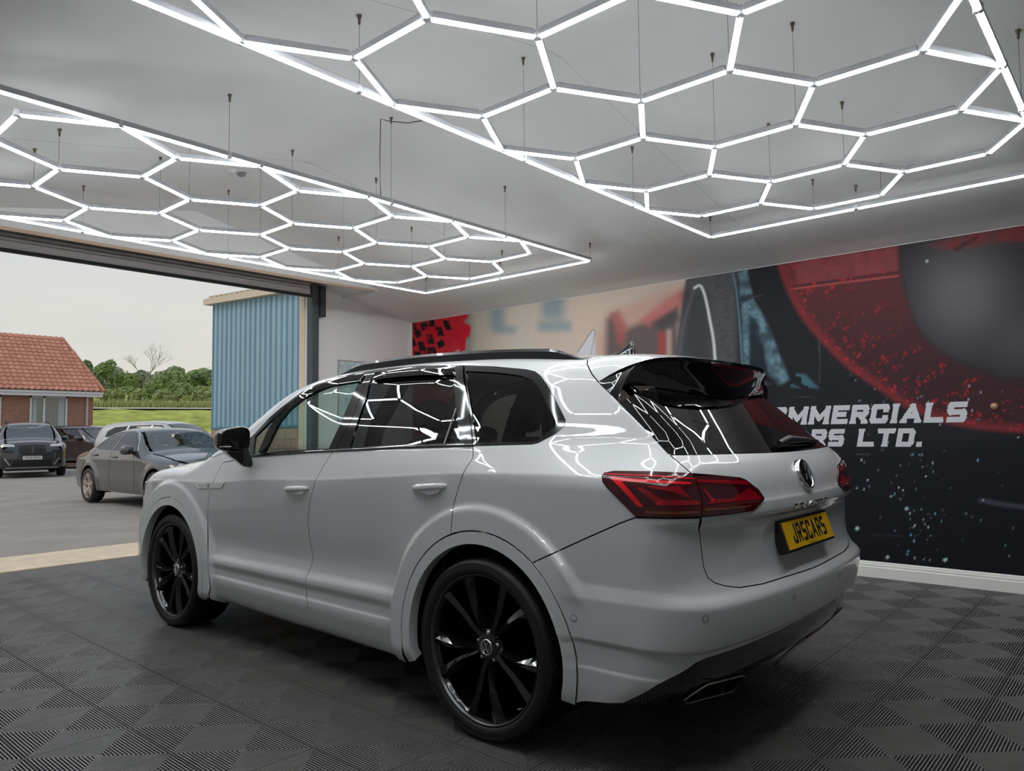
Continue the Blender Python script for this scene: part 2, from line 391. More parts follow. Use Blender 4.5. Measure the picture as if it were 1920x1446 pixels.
def F_suv(P):
    x, y, z = P[:, 0], np.abs(P[:, 1]), P[:, 2]
    yc = np.minimum(y, 1.05)
    zz = z-_dz(x)*_wz(z)
    inn = sstep(.42, .72, x)*sstep(2.52, 2.30, x)
    W = _pb(zz)+(_pa(zz)-_pb(zz))*inn
    low = sstep(1.25, 1.05, z)
    W = W-.020*np.maximum((.1-x)/.8, 0)**2-(1-low)*.085*np.maximum((.35-x)/.9, 0)**2-.05*np.maximum((x-2.6)/.9, 0)**2
    W = W-(1-low)*.045*np.maximum((x-1.5)/.8, 0)**2*sstep(1.15, 1.35, z)
    for xw in (0.0, WB):
        r = np.hypot(x-xw, z-ZW); bl = sstep(.606, .570, r)*sstep(.15, .3, z)*(1-sstep(-.38, -.54, x)*sstep(.76, .60, z))
        W = W+bl*np.maximum(.984-W, 0)*.9
    # rear bumper: shoulder shelf and lower rib carried round the corner
    bu = sstep(-.38, -.55, x)
    W = W+bu*(.014*np.clip((.705-z)/.052, 0, 1)-.010*sstep(.500, .488, z)+.006*sstep(.40, .39, z))
    side = y-W
    rear = (_xr(np.clip(z, .15, 1.75))+.055*(yc/.8)**2+.018*(yc/.8)**6-x)*.9
    roof = (z-_rt(x)+.055*(yc/.65)**2)*.95
    front = (x-_fr(np.clip(z, .15, 1.15))+.07*(yc/.8)**2+.08*(yc/.8)**5)*.9
    g = smax(side, roof, .04+.10*sstep(1.05, 1.4, z)*.6)
    g = smax(g, rear, .10+.04*sstep(.9, .6, z))
    g = smax(g, front, .16)
    return np.maximum(g, .17-z)
SUV = Body(F_suv)
# ---- materials of the car
PAINT = mat('white_pearl_paint', (.62, .632, .635), rough=.32, coat=1.0, crough=.015)
GBLK = mat('gloss_black', (.004, .004, .005), rough=.06, coat=.6)
SBLK = mat('satin_black_plastic', (.012, .012, .013), rough=.45)
MBLK = mat('matt_black_cavity', (.003, .003, .003), rough=.95, spec=.1)
RUBB = mat('tyre_rubber', (.008, .008, .009), rough=.55, bump=.08, bscale=200)
CHRM = mat('chrome', (.75, .75, .76), rough=.08, metal=1.0)
TINT = glassmat('privacy_glass', (.10, .10, .11), ior=1.52)
CLRG = glassmat('green_tinted_glass', (.74, .85, .81), ior=1.52)
SMOK = glassmat('smoked_acrylic', (.055, .05, .06), ior=1.5)
REDL = mat('red_lamp_lens', (.27, .003, .009), rough=.12, coat=.5)
DRED = mat('dark_red_lamp_lens', (.055, .002, .005), rough=.10, coat=.45)
BRED = mat('bright_red_light_guide', (.85, .010, .018), rough=.15, coat=.4)
AMBR = mat('amber_lamp_strip', (.16, .035, .004), rough=.15, coat=.8)
LEAT = mat('black_leather', (.012, .012, .013), rough=.5, bump=.1, bscale=150)
DASH = mat('dashboard_plastic', (.02, .02, .022), rough=.6)
PLYL = mat('number_plate_yellow', (.72, .42, .008), rough=.35)

SEAL = mat('black_rubber_seal', (.006,.006,.006), rough=.8)  # near-black for panel edge flanges: shade of the shut gaps put into colour
suv = empty('suv_car', (0, 0, 0))
tag(suv, 'white SUV with black wheels and roof rails, parked on the ribbed tiles', 'car')
S = SUV; X_ = np.array
C_SIDE = Chart((0, -1, 0)); C_UP = Chart((0, -.86, -.5)); C_Q = Chart((.42, -.74, -.52)); C_REAR = Chart((.80, -.58, 0)); C_TOP = Chart((0, 0, -1)); C_WS = Chart((-.62, 0, -.78)); C_FR = Chart((-.8, -.6, 0))
def PX(l): return [tuple(p) for p in S.px(l)]
def PXD(l, st=9.0):
    o = []
    for a, b in zip(l[:-1], l[1:]):
        a, b = X_(a, float), X_(b, float); k = max(1, int(np.linalg.norm(b-a)/st)); o += [a+(b-a)*j/k for j in range(k)]
    return PX([tuple(p) for p in o]+[l[-1]])
def top(x, y): return tuple(S.hit(C_TOP, C_TOP.to2(X_([[x, y, 0]])))[0])
def sidept(x, z): return tuple(S.hit(C_SIDE, C_SIDE.to2(X_([[x, 0, z]])))[0])
def rwarp(u): return 0*u
dlo_top = PX([(470,821),(506,783),(545,751),(571,732),(597,719),(622,709.5),(649,703.5),(698,695),(739.6,690),(789.3,686),(855.7,685.6)])
dlo_mid_top = PX([(698,695)])[0]
quart_top = PXD([(870,685.6),(926,687.5),(986,693),(1002.7,697),(1012.7,704.7),(1026,723),(1042,752),(1057.5,782.7),(1060,789),(1057.5,799.3),(1042.5,812.6),(1009,830.8),(997.7,833.3),(940,835),(887,836.6)])
belt_f = PXD([(466,857),(500,854.5),(572.5,849),(625,846.5)])
belt_r = PXD([(625,846.5),(700,843),(756,840),(820,838),(886,836.6)])
seam_f = PXD([(418.5,867.4),(407.7,886.5),(399.4,904),(394.4,914.7),(390.3,939.6),(389.4,972.8),(390,1022.6),(390,1056),(391,1072.5),(395,1103.5)])
seam_m = PXD([(622,850),(605.7,875.6),(590,905),(580.6,942.5),(577,980),(580.6,1010),(587,1043.7),(585.5,1057),(573,1085),(575,1118.7),(579,1149)])
seam_r = PXD([(886.5,838),(887.4,849),(885.7,860.7),(875,876),(867.5,890),(858,920),(850.6,946),(847,976),(845,1000)])
def ang(p, xc): return math.degrees(math.atan2(p[2]-ZW, p[0]-xc))
RA, RI = .487, .433
a_r = ang(seam_r[-1], 0)
bump_seam = PXD([(1001,1054),(1095,1011),(1162.6,981),(1191,970.6)])
a_b = ang(bump_seam[0], 0)
lamp_top = PXD([(1193,969),(1137,913),(1130,903),(1129,892),(1133,887.5),(1150,884),(1220,885),(1294,887.5)])
shut_s = PX([(1287,880),(1253,851),(1202,796),(1158,752),(1121,716),(1109,701),(1101,684),(1101,673)])
shut = PXD([(1287,880),(1253,851),(1202,796),(1158,752),(1121,716),(1109,701),(1101,684),(1101,673)])
# --- front wing
fend = seam_f+[sidept(2.335,.26),sidept(2.325,.225),sidept(2.41,.225)]+[sidept(p[0],p[2]) for p in arc3(WB,ZW,RA,197,24,30)]+[sidept(3.42,.62),sidept(3.46,.80),sidept(3.40,.93),top(3.36,.80),top(3.2,.815),top(2.95,.825),top(2.7,.835),top(2.6,.80),sidept(2.42,1.13),sidept(2.2,1.18),sidept(2.075,1.215),sidept(2.052,1.127)]
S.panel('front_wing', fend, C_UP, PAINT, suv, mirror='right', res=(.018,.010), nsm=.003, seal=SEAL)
# --- doors
fd = seam_f+[sidept(2.333,.26),sidept(2.32,.215)]+[sidept(1.15,.215)]+seam_m[::-1][1:]+belt_f[::-1]+[sidept(2.05,1.125)]
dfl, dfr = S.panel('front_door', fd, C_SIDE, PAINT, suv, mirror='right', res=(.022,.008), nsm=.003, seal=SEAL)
rd = seam_m[1:-1]+[sidept(1.235,.30),sidept(1.15,.215),sidept(.50,.215),sidept(.485,.30)]+[sidept(p[0],p[2]) for p in arc3(0,ZW,RA+.002,2,a_r,18)]+seam_r[::-1][1:]+belt_r[::-1]
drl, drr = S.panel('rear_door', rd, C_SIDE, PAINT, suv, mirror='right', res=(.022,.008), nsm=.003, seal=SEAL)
# --- body side with rear quarter, D-pillar and roof edge
redge = [top(x, .60) for x in (-.20, 0, .3, .6, .9, 1.2, 1.45)]+[top(1.62,.605), top(1.8,.635), top(2.1,.70), top(2.4,.765), top(2.6,.80)]
uni = dlo_top+quart_top+seam_r[1:]+[sidept(p[0],p[2]) for p in arc3(0,ZW,RA+.002,a_r,a_b,22)]+bump_seam+lamp_top+shut+redge+[sidept(2.42,1.13),sidept(2.2,1.18)]
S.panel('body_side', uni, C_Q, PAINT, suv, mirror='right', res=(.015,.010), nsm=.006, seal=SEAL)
# --- roof, windscreen, bonnet
rf = [top(-.30,-.588)]+[(x,-.60,0) for x in (-.2,0,.3,.6,.9,1.2,1.45)]+[(1.60,-.60,0),(1.68,-.3,0),(1.70,0,0),(1.68,.3,0),(1.60,.60,0)]+[(x,.60,0) for x in (1.45,1.2,.9,.6,.3,0,-.2)]+[(-.30,.588,0),(-.31,.3,0),(-.315,0,0),(-.31,-.3,0)]
S.panel('roof', [(a,b,0) for a,b,c in rf], C_TOP, PAINT, suv, res=(.04,.04), gap=.001)
ws = [top(1.62,.60),top(1.8,.63),top(2.1,.695),top(2.4,.76),top(2.62,.79),top(2.72,.5),top(2.76,0)]+[top(1.71,0),top(1.69,.3)]
S.panel('windscreen', ws, C_WS, CLRG, suv, mirror='join', res=(.05,.05), gap=0, flange=0)
bn = [top(2.70,.835),top(2.95,.825),top(3.2,.815),top(3.38,.79),top(3.56,.5),top(3.62,.2),top(3.63,0),top(2.78,0),top(2.75,.45)]
S.panel('bonnet', bn, C_TOP, PAINT, suv, mirror='join', res=(.03,.03), seal=SEAL)
# --- front bumper and lamps (seen only from the far side)
def frp(y, z): return tuple(S.hit(C_FR, C_FR.to2(X_([[3.6, y, z]])))[0])
fz = lambda y, z: tuple(S.march(X_([[6.0, y, z]]), X_([[-1.0, 0, 0]]), .5, 5.0, 200)[0])
fb = [sidept(p[0],p[2]) for p in arc3(WB,ZW,RA,24,-18,8)]+[sidept(3.40,.215),fz(.5,.2)]+[fz(0, z) for z in np.linspace(.2,.96,20)]+[fz(.4,.95),fz(.62,.90),sidept(3.50,.84),sidept(3.47,.80),sidept(3.43,.62)]
S.panel('front_bumper', fb, C_FR, PAINT, suv, mirror='join', res=(.03,.03))
hl = [fz(.42,.86),fz(.62,.86),sidept(3.52,.82),sidept(3.46,.90),sidept(3.38,.935),fz(.62,.94),fz(.42,.93)]
S.panel('headlamp', hl, C_FR, mat('headlamp_lens', (.5,.52,.55), rough=.05, coat=1), suv, mirror='right', off=.006, gap=0, res=(.03,.03))
gr = [fz(.40,.68),fz(.42,.92)]+[fz(0, z) for z in np.linspace(.93,.68,10)]
S.panel('grille', gr, C_FR, GBLK, suv, mirror='join', off=.006, gap=0, res=(.03,.02))
# --- tailgate
tl_in = PXD([(1299,893),(1302,900),(1315,937),(1314,969.5)])
tl_o = PXD([(1337,891),(1387,896),(1397,900),(1420,917.5),(1431,933),(1431.5,938),(1411.7,957.5),(1370,964),(1314,969.5)])
low_seam = PXD([(1311,992),(1316,1040),(1320,1066),(1327,1083),(1340,1093),(1360,1099),(1387,1102),(1430,1095)])
def rpt(y, z): return tuple(S.march(X_([[-3.0, y, z]]), X_([[1.0, 0, 0]]), .5, 4.0, 240)[0])
low_seam += [rpt(.30,.688), rpt(0,.684)]
def cline(z0, z1, n=24): return [rpt(0, z) for z in np.linspace(z0, z1, n)]
def fline(z0, z1, n=16): return [fz(0, z) for z in np.linspace(z0, z1, n)]
g_low = PX([(1254,851.5),(1330,850.5),(1400,848.5)])+[rpt(.2,1.178), rpt(0,1.177)]
tg = cline(.684, 1.174)+[ (p[0],p[1],p[2]-.003) for p in g_low[::-1][1:]]+PXD([(1255,852),(1288,880.5)])+PX([(1296,888)])+tl_o[:-1]+PX([(1314,970)])+low_seam[:-1]
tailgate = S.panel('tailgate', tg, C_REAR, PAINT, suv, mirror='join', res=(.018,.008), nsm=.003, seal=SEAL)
gl_t = [rpt(0,1.465), rpt(.3,1.462), rpt(.55,1.452), rpt(.66,1.43)]
glr = cline(1.178, 1.465, 8)+gl_t[1:]+PXD([(1160,754),(1203,797.5),(1252,850)])+g_low[1:-1]
S.panel('rear_window', glr, C_REAR, TINT, tailgate, mirror='join', res=(.03,.03), gap=0, off=-.004, flange=0)
# --- tail lamps
lampo = PXD([(1193,969),(1137,913),(1130,903),(1129,892),(1133,887.5),(1150,884),(1220,885),(1295,888)])+tl_in[:]+PX([(1270,971)])
outl, outr = S.panel('outer_tail_lamp', lampo, C_REAR, DRED, suv, mirror='right', res=(.02,.01), off=.006, flange=.03)
innl, innr = S.panel('inner_tail_lamp', tl_in[:1]+tl_o+tl_in[::-1][1:-1], C_REAR, DRED, tailgate, mirror='right', res=(.02,.01), off=.006, flange=.03)
def ex(l): return [(1120+a/6, 870+b/6) for a, b in l]
for nm, pl, mm, par in (
    ('light_guide', [(130,150),(230,160),(1040,215),(1040,235),(300,205),(290,215),(530,475),(470,480)], BRED, (outl, outr)),
    ('lens_edge', [(95,122),(700,150),(1090,172),(1095,180),(700,160),(100,132)], BRED, (outl, outr)),
    ('lamp_reflector', [(430,265),(520,275),(740,400),(1110,415),(1150,460),(690,465)], REDL, (outl, outr)),
    ('lamp_facet', [(560,255),(880,265),(920,260),(1050,395),(830,315),(600,280)], REDL, (outl, outr)),
    ('lamp_glint', [(670,450),(735,400),(750,410),(690,462)], BRED, (outl, outr)),
    ('amber_strip', [(560,525),(1140,530),(1140,555),(540,555)], AMBR, (outl, outr)),
    ('light_guide', [(1105,180),(1660,195),(1700,240),(1590,235),(1110,215)], REDL, (innl, innr)),
    ('lamp_reflector', [(1165,285),(1190,285),(1290,400),(1480,400),(1690,270),(1835,385),(1800,405),(1200,455),(1260,430)], REDL, (innl, innr)),
    ('lamp_glint', [(1270,435),(1275,395),(1295,388),(1290,430)], BRED, (innl, innr)),
    ('amber_strip', [(1190,505),(1720,465),(1700,485),(1195,530)], AMBR, (innl, innr))):
    S.panel(nm, PX(ex(pl)), C_REAR, mm, par, mirror='right', res=(.03,.02), gap=0, off=.0075, flange=.0, step=.02)
# --- rear bumper (painted) and black valance
val_e = PX([(1090,1317),(1168,1319)])
bz = PXD([(1001,1054.6),(1095,1011.6),(1162.6,981.6),(1191,971),(1270,972.5),(1312,971.5),(1310,992)])+low_seam[1:]
vt = PX([(1168,1319),(1236,1283),(1305,1243),(1325,1234),(1352,1226)])+[rpt(.45,.470), rpt(.2,.474)]+[rpt(0,.475)]
bm_ = bz+cline(.684,.475,16)[1:-1]+vt[::-1]+PX([(1135,1319),(1092,1316)])+[sidept(p[0],p[2]) for p in arc3(0,ZW,RA,194,a_b,20)]
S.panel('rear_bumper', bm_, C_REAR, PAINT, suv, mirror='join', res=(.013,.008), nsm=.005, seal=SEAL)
vb = vt+cline(.475,.262,12)[1:]+[rpt(.3,.262), rpt(.5,.262), rpt(.66,.265)]+PX([(1232,1322)])
S.panel('rear_valance', vb, C_REAR, GBLK, suv, mirror='join', res=(.03,.02), off=-.006, gap=0)
# --- glass, frames
def loopclose(*a): return [p for l in a for p in l]
fdl = loopclose(dlo_top[:8], PX([(692,708),(660,785),(627,846)]), belt_f[::-1][1:])
fgl = PX([(474,852),(500,849.5),(572,845),(616,841),(640,790),(672,719),(676,704),(650,709),(622,715),(597,725.5),(571,739),(545,758),(506,790),(478,818)])
S.panel('window_frame', fdl, C_UP, GBLK, (dfl, dfr), mirror='right', res=(.04,.03), off=-.001, holes=[fgl])
S.panel('door_glass', fgl, C_UP, CLRG, (dfl, dfr), mirror='right', res=(.06,.05), off=-.008, gap=0, flange=0)
rdl = loopclose(PX([(627,846),(660,785),(692,708),(698,695)]), dlo_top[8:], PX([(869,685.8),(878,750),(886,836.6)]), belt_r[::-1][1:])
rgl = PX([(655,839),(686,746),(704,698),(740,695.5),(790,692),(852,691),(855,766),(862,829.5),(756,834.5)])
S.panel('window_frame', rdl, C_UP, GBLK, (drl, drr), mirror='right', res=(.04,.03), off=-.001, holes=[rgl])
S.panel('door_glass', rgl, C_UP, TINT, (drl, drr), mirror='right', res=(.06,.05), off=-.008, gap=0, flange=0)
qdl = loopclose(quart_top, PX([(878,750)]))
qgl = PX([(873.5,695.6),(926,698),(976,704),(997.7,713),(1009,726),(1039,784),(1043,793),(1039,801),(1006,826),(997.7,828.5),(893,830)])
S.panel('quarter_window_frame', qdl, C_Q, GBLK, suv, mirror='right', res=(.03,.02), off=-.001, holes=[qgl], gap=.001)
S.panel('quarter_window', qgl, C_Q, TINT, suv, mirror='right', res=(.05,.05), off=-.006, gap=0, flange=0)
# --- arch trims
for xc, a0, a1 in ((0, 195, -17), (WB, 197, -16)):
    o = [sidept(p[0],p[2]) for p in arc3(xc,ZW,RA-.002,a0,a1,40)]; i = [sidept(p[0],p[2]) for p in arc3(xc,ZW,RI,a1,a0,40)]
    S.panel('arch_trim', o+i, C_SIDE, PAINT, suv, mirror='right', res=(.02,.02), off=.003, gap=.001, flange=.05)
# ---- details of the SUV
def mirrored(build):
    """build(side, parent side sign)"""
    for sg in (1, -1): build(sg)
def P3(l, sg=1): return [(p[0], p[1]*sg, p[2]) for p in l]
# spoiler: painted top, black fins and underside
Lw = [(-.318,0),(-.316,.2),(-.312,.4),(-.306,.52)]
Lw = [top(a, b) for a, b in Lw]+shut_s[::-1][0:1]+shut_s[::-1][1:4]
Lw = [X_(p)+X_([-.004,0,.001]) for p in Lw]
Ew = [X_(p) for p in [(-.700,0,1.583),(-.692,.2,1.584),(-.668,.4,1.582),(-.645,.50,1.577),(-.632,.54,1.573),(-.622,.57,1.569),(-.614,.59,1.565),(-.606,.61,1.560)]]
Lf = smooth_open([shut_s[4], shut_s[3]], 6); Lf = [p+X_([-.003,.001,0]) for p in Lf]
Ef = smooth_open([Ew[-1],(-.592,.66,1.538),(-.578,.70,1.502),(-.566,.724,1.455),(-.552,.738,1.400)], 2)[:7]
Ef = smooth_open([Ew[-1],(-.590,.665,1.535),(-.574,.708,1.485),(-.556,.738,1.400)], 2)
def ruled(A, B, n=8, bul=0.0):
    return [[tuple(a+(b-a)*t+X_([0,0,bul*math.sin(math.pi*t)])) for t in np.linspace(0, 1, n)] for a, b in zip(A, B)]
G_ = ruled(Lw, Ew, 10, .010)
Gm = [[(p[0], -p[1], p[2]) for p in r] for r in G_[:0:-1]]
spo = MB().grid(Gm+G_).build('spoiler_top', PAINT, tailgate)
def under(sg):
    Ld = [X_((a[0]+.012, a[1], a[2]-.016)) for a in Ew]+[X_((a[0]+.012, a[1]-.012, a[2]-.004)) for a in Ef[1:]]
    return Ld
fulE = list(Ew)+list(Ef[1:]); Ld = under(1)
Gl = [X_(rpt(y, 1.415+.004*k)) for k, y in enumerate(np.linspace(0, .70, len(fulE)))]
Gl = [g+X_([-.002,0,0]) for g in Gl]
def sym(rows): return [[(p[0], -p[1], p[2]) for p in r] for r in rows[:0:-1]]+rows
lip = [[tuple(a), tuple(b)] for a, b in zip(fulE, Ld)]; und = ruled(Ld, Gl, 8, -.006)
blk = MB().grid(sym(lip), smooth=False).grid(sym(und))
nfin = len(Ef); Lfi = [X_(p) for p in smooth_open([Lf[0], Lf[-1]], nfin-1)]
for sg in (1, -1):
    r = [[(p[0], p[1]*sg, p[2]) for p in row] for row in ruled(Lfi, Ef, 6)]; blk.grid(r)
blk.build('spoiler_fin', GBLK, tailgate)
# third brake light strip under the spoiler
MB().box((-.690,-.17,1.556),(-.676,.17,1.566)).build('high_brake_light', DRED, tailgate)
# roof rails
def rail(sg):
    xs = np.linspace(1.52, -.34, 44); G = []
    for x in xs:
        t = min((1.52-x)/.30, 1); u = min((x+.34)/.22, 1); h = .046*min(sstep(0, 1, X_(t)), sstep(0, 1, X_(u)))+.002
        z = top(x, .615)[2]-.006; w = .019*(.35+.65*min(1, h/.03)); yc = .617
        sec = [(yc+w, z), (yc+w*.95, z+h*.72), (yc+w*.45, z+h), (yc-w*.45, z+h*1.02), (yc-w, z+h*.8), (yc-w, z)]
        G.append([(x, sg*a, b) for a, b in sec])
    MB().grid(G, smooth=False).build('roof_rail', mat('rail_black', (.012,.012,.014), rough=.28, coat=.3), suv)
mirrored(rail)
# antenna fin
z0 = top(-.15, 0)[2]
fin = [[(-.02,.010),(-.02,-.010),(-.02,-.010),(-.02,.010)],]
G = []
for x, h, w in ((.02,.004,.012),(-.04,.016,.030),(-.09,.030,.034),(-.125,.056,.028),(-.150,.078,.016),(-.168,.080,.010),(-.176,.040,.016),(-.180,.004,.020)):
    z = top(x, 0)[2]-.003; G.append([(x, w, z), (x, w*.55, z+h*.45), (x, w*.22, z+h*.9), (x, 0, z+h), (x, -w*.22, z+h*.9), (x, -w*.55, z+h*.45), (x, -w, z)])
MB().grid(G).build('antenna_fin', GBLK, suv)
# door handles with recessed cup
def handle(par, x0, x1, z0, z1, sg):
    L_ = []
    for i in range(15):
        t = i/14; x = x1+(x0-x1)*t; z = z0*t+z1*(1-t) if False else z1+(z0-z1)*t
        r = .0135*(1-.55*abs(2*t-1)**3); out = .030*(1-abs(2*t-1)**4)+.004
        y = sidept(x, z)[1]+out-.010
        L_.append([(x, sg*(y+r*1.0*math.cos(a)), z+r*1.25*math.sin(a)) for a in np.linspace(-math.pi, math.pi, 13)])
    MB().grid(L_).build('door_handle', PAINT, par)
handle(dfl, 1.49, 1.255, .972, .985, 1); handle(dfr, 1.49, 1.255, .972, .985, -1)
handle(drl, .423, .193, 1.022, 1.040, 1); handle(drr, .423, .193, 1.022, 1.040, -1)
for nm, pts, par in (('handle_cup', [(1.43,.955),(1.37,.945),(1.31,.955),(1.29,.975),(1.31,.990),(1.37,.995),(1.43,.988),(1.45,.972)], (dfl, dfr)), ('handle_cup', [(.37,1.005),(.31,.994),(.25,1.006),(.23,1.028),(.25,1.045),(.31,1.05),(.37,1.04),(.39,1.022)], (drl, drr))):
    c = X_(pts).mean(0); ring = [sidept(*p) for p in densify(X_(pts), .02)]
    cen = X_(sidept(*c)); G = []
    ring.append(ring[0])
    for k, f in enumerate((1.0, .97, .85, .6, .3, .02)):
        G.append([tuple(cen+(X_(p)-cen)*f+X_([0, .0012-.0*k, 0])) for p in ring])
    nn = []
    for k, f in enumerate((1.0, .97, .85, .6, .3, .02)):
        for p in ring: d = (X_(p)-cen); d[1] = 0; d /= np.linalg.norm(d)+1e-9; v = X_([0, 1, 0])-d*.55*f; nn.append(v/np.linalg.norm(v))
    n = len(ring); fc = [(i*n+j, i*n+j+1, (i+1)*n+j+1, (i+1)*n+j) for i in range(5) for j in range(n-1)]
    V = [p for r in G for p in r]
    meshobj(nm, V, fc, PAINT, par[0], normals=nn)
    meshobj(nm, P3(V, -1), [f[::-1] for f in fc], PAINT, par[1], normals=[(a, -b, c_) for a, b, c_ in nn])
# wing badge trim
S.panel('wing_trim', PX([(364,907.6),(391.5,906.4),(390.6,915.4),(372,916.2)]), C_SIDE, CHRM, suv, mirror='right', off=.005, gap=0, res=(.03,.01))
S.panel('wing_trim_inlay', PX([(372,909.2),(391,908.4),(390.4,913.6),(376,914.4)]), C_SIDE, PAINT, suv, mirror='right', off=.0062, gap=0, res=(.03,.01), flange=0)
S.panel('door_trim', PX([(395.8,906.3),(422,905),(416,914.6),(394.6,915.4)]), C_SIDE, CHRM, (dfl, dfr), mirror='right', off=.005, gap=0, res=(.03,.01))
# wind deflectors
S.panel('wind_deflector', PX([(487,850),(503,812),(520,783),(540,762),(570,740),(600,725),(650,708.5),(683,703.5),(676,717),(650,720.5),(622,725.5),(597,735),(571,749),(545,770),(525,795),(508,830),(498,849.5)]), C_UP, SMOK, (dfl, dfr), mirror='right', off=.012, gap=0, res=(.03,.02), flange=.018)
S.panel('wind_deflector', PX([(703,704),(740,699),(790,695.5),(852,694.5),(852,705.5),(790,706.5),(740,710),(703,715)]), C_UP, SMOK, (drl, drr), mirror='right', off=.012, gap=0, res=(.03,.02), flange=.018)
# belt weatherstrips
for l, par in ((belt_f, (dfl, dfr)), (belt_r, (drl, drr))):
    for sg, p in ((1, par[0]), (-1, par[1])):
        MB().tube(P3([(a, b+.003, c+.004) for a, b, c in l], sg), .006, 6).build('belt_strip', GBLK, p)
# division bar of the rear door glass
dv = PX([(833,833),(855.5,766)])
for sg, p in ((1, drl), (-1, drr)): MB().tube(P3([(a, b+.001, c) for a, b, c in dv], sg), .004, 6).build('glass_divider', mat('divider_grey', (.25,.24,.23), rough=.3), p)
# door mirrors
def door_mirror(sg, par):
    # head: superellipsoid shell open to the rear
    G = []; c = (1.905, 1.068, 1.248)
    for x, s in ((-.055,.93),(-.05,1.0),(-.01,1.0),(.03,.96),(.06,.84),(.08,.62),(.09,.2)):
        row = []
        for k in range(28):
            t = 2*math.pi*k/28; ct, st = math.cos(t), math.sin(t)
            yy = .100*math.copysign(abs(ct)**.62, ct)*s; zz = .072*math.copysign(abs(st)**.62, st)*s
            zz *= 1.0-.22*(yy/.10) if zz > 0 else 1.0-.10*(yy/.10)
            row.append((c[0]+x-.25*(yy-.0)*0+.30*max(-yy, 0)*0-.12*yy, sg*(c[1]+yy), c[2]+zz))
        row.append(row[0]); G.append(row)
    MB().grid(G).build('mirror_housing', GBLK, par)
    g = [(p[0]+.010, c[1]*sg+(p[1]-c[1]*sg)*.94, c[2]+(p[2]-c[2])*.94) for p in G[0][:-1]]
    meshobj('mirror_glass', g, [tuple(range(len(g)))[::sg]], mat('mirror_silver', (.55,.57,.6), rough=.02, metal=1), par)
    def rect(x0, x1, y0, y1, z): return [(x0, sg*y0, z), (x1, sg*y0, z), (x1, sg*y1, z), (x0, sg*y1, z), (x0, sg*y0, z)]
    MB().grid([rect(1.855,1.955,.985,1.10,1.195), rect(1.862,1.95,.975,1.085,1.165), rect(1.872,1.935,.95,1.035,1.125), rect(1.885,1.925,.94,.99,1.088), rect(1.90,1.91,.94,.95,1.082)]).build('mirror_foot', GBLK, par)
    MB().box((1.842,sg*1.10,1.205),(1.85,sg*1.165,1.212)).build('mirror_indicator', mat('indicator_lens', (.5,.45,.4), rough=.1), par)
door_mirror(1, dfl); door_mirror(-1, dfr)
# number plate, lettering, emblem on the tailgate
pt, pb = X_([-1.000, .900]), X_([-1.038, .782])
dd = (pt-pb)/np.linalg.norm(pt-pb); nrm = X_([-dd[1], dd[0]]); ctr = (pt+pb)/2
PM = Matrix(((0, dd[0], nrm[0], ctr[0]), (-1, 0, 0, 0.012), (0, dd[1], nrm[1], ctr[1]), (0, 0, 0, 1)))
MB().box((-.275,-.066,-.035),(.275,.066,.004), PM).build('plate_holder', SBLK, tailgate, bevel=.004)
plate = MB().box((-.260,-.0555,.004),(.260,.0555,.009), PM).build('number_plate', PLYL, tailgate, bevel=.001)
BLKI = mat('plate_character_black', (.01,.01,.012), rough=.4)
chars, tot = stroke_text('JRSCARS', .080, .0455, .0145, .0100)
for v, f in chars:
    V = []; F_ = []
    for i, q in enumerate(f): b_ = len(V); V += [tuple(PM @ Vector((v[j][0]-tot/2, v[j][1]-.0375, .0093+.00002*i))) for j in q]; F_.append((b_, b_+1, b_+2, b_+3))
    meshobj('plate_character', V, F_, BLKI, plate)
MB().box((-.05,-.0515,.009),(.05,-.0490,.0093), PM).build('plate_small_print', BLKI, plate)
chars, tot = stroke_text('TOUAREG', .027, .036, .0058, .022)
for v, f in chars:
    mb = MB()
    for q in f:
        yz = [(-(v[j][0]-tot/2)-.002, .940+v[j][1]) for j in q]; hx = S.march(X_([[-3.0, a_, b_] for a_, b_ in yz]), np.repeat(X_([[1.0, 0, 0]]), 4, 0), .5, 4.0)
        mb.add([(h[0]-.006, h[1], h[2]) for h in hx]+[(h[0]+.004, h[1], h[2]) for h in hx], [(0,1,2,3),(7,6,5,4),(0,4,5,1),(1,5,6,2),(2,6,7,3),(3,7,4,0)])
    mb.build('model_letter', CHRM, tailgate)
# emblem
ez = 1.076; ec = X_(rpt(0, ez)); en = S.grad(ec[None])[0]; eu = np.cross(en, [0, 1.0, 0]); eu = eu/np.linalg.norm(eu)*(1 if np.cross(en, [0, 1.0, 0])[2] > 0 else -1)
def emp(a, b, h): return tuple(ec+X_([0, -a, 0])+eu*b+en*h)
bm_disc = MB(); rng = [(0,.012),(.056,.012),(.058,.012),(.060,.016),(.064,.016),(.067,.012),(.068,-.004)]
def ringgrid(pr, n=40): return [[emp(r*math.cos(2*math.pi*k/n), r*math.sin(2*math.pi*k/n), h) for k in range(n+1)] for r, h in pr]
emb = MB().grid(ringgrid([(0.0005,.011),(.057,.011)])).build('emblem_disc', GBLK, tailgate)
MB().grid(ringgrid([(.056,.011),(.058,.016),(.064,.016),(.067,.010),(.068,-.006)])).build('emblem_ring', CHRM, emb)
ev = MB()
for pl in ([(-.022,.050),(0,.008),(.022,.050)], [(-.046,.030),(-.020,-.038),(0,.000),(.020,-.038),(.046,.030)]):
    for (a, b), (c, d) in zip(pl[:-1], pl[1:]): ev.tube([emp(a, b, .013), emp(c, d, .013)], .004, 6)
ev.build('emblem_letters', mat('dark_chrome', (.12,.12,.13), rough=.1, metal=1), emb)
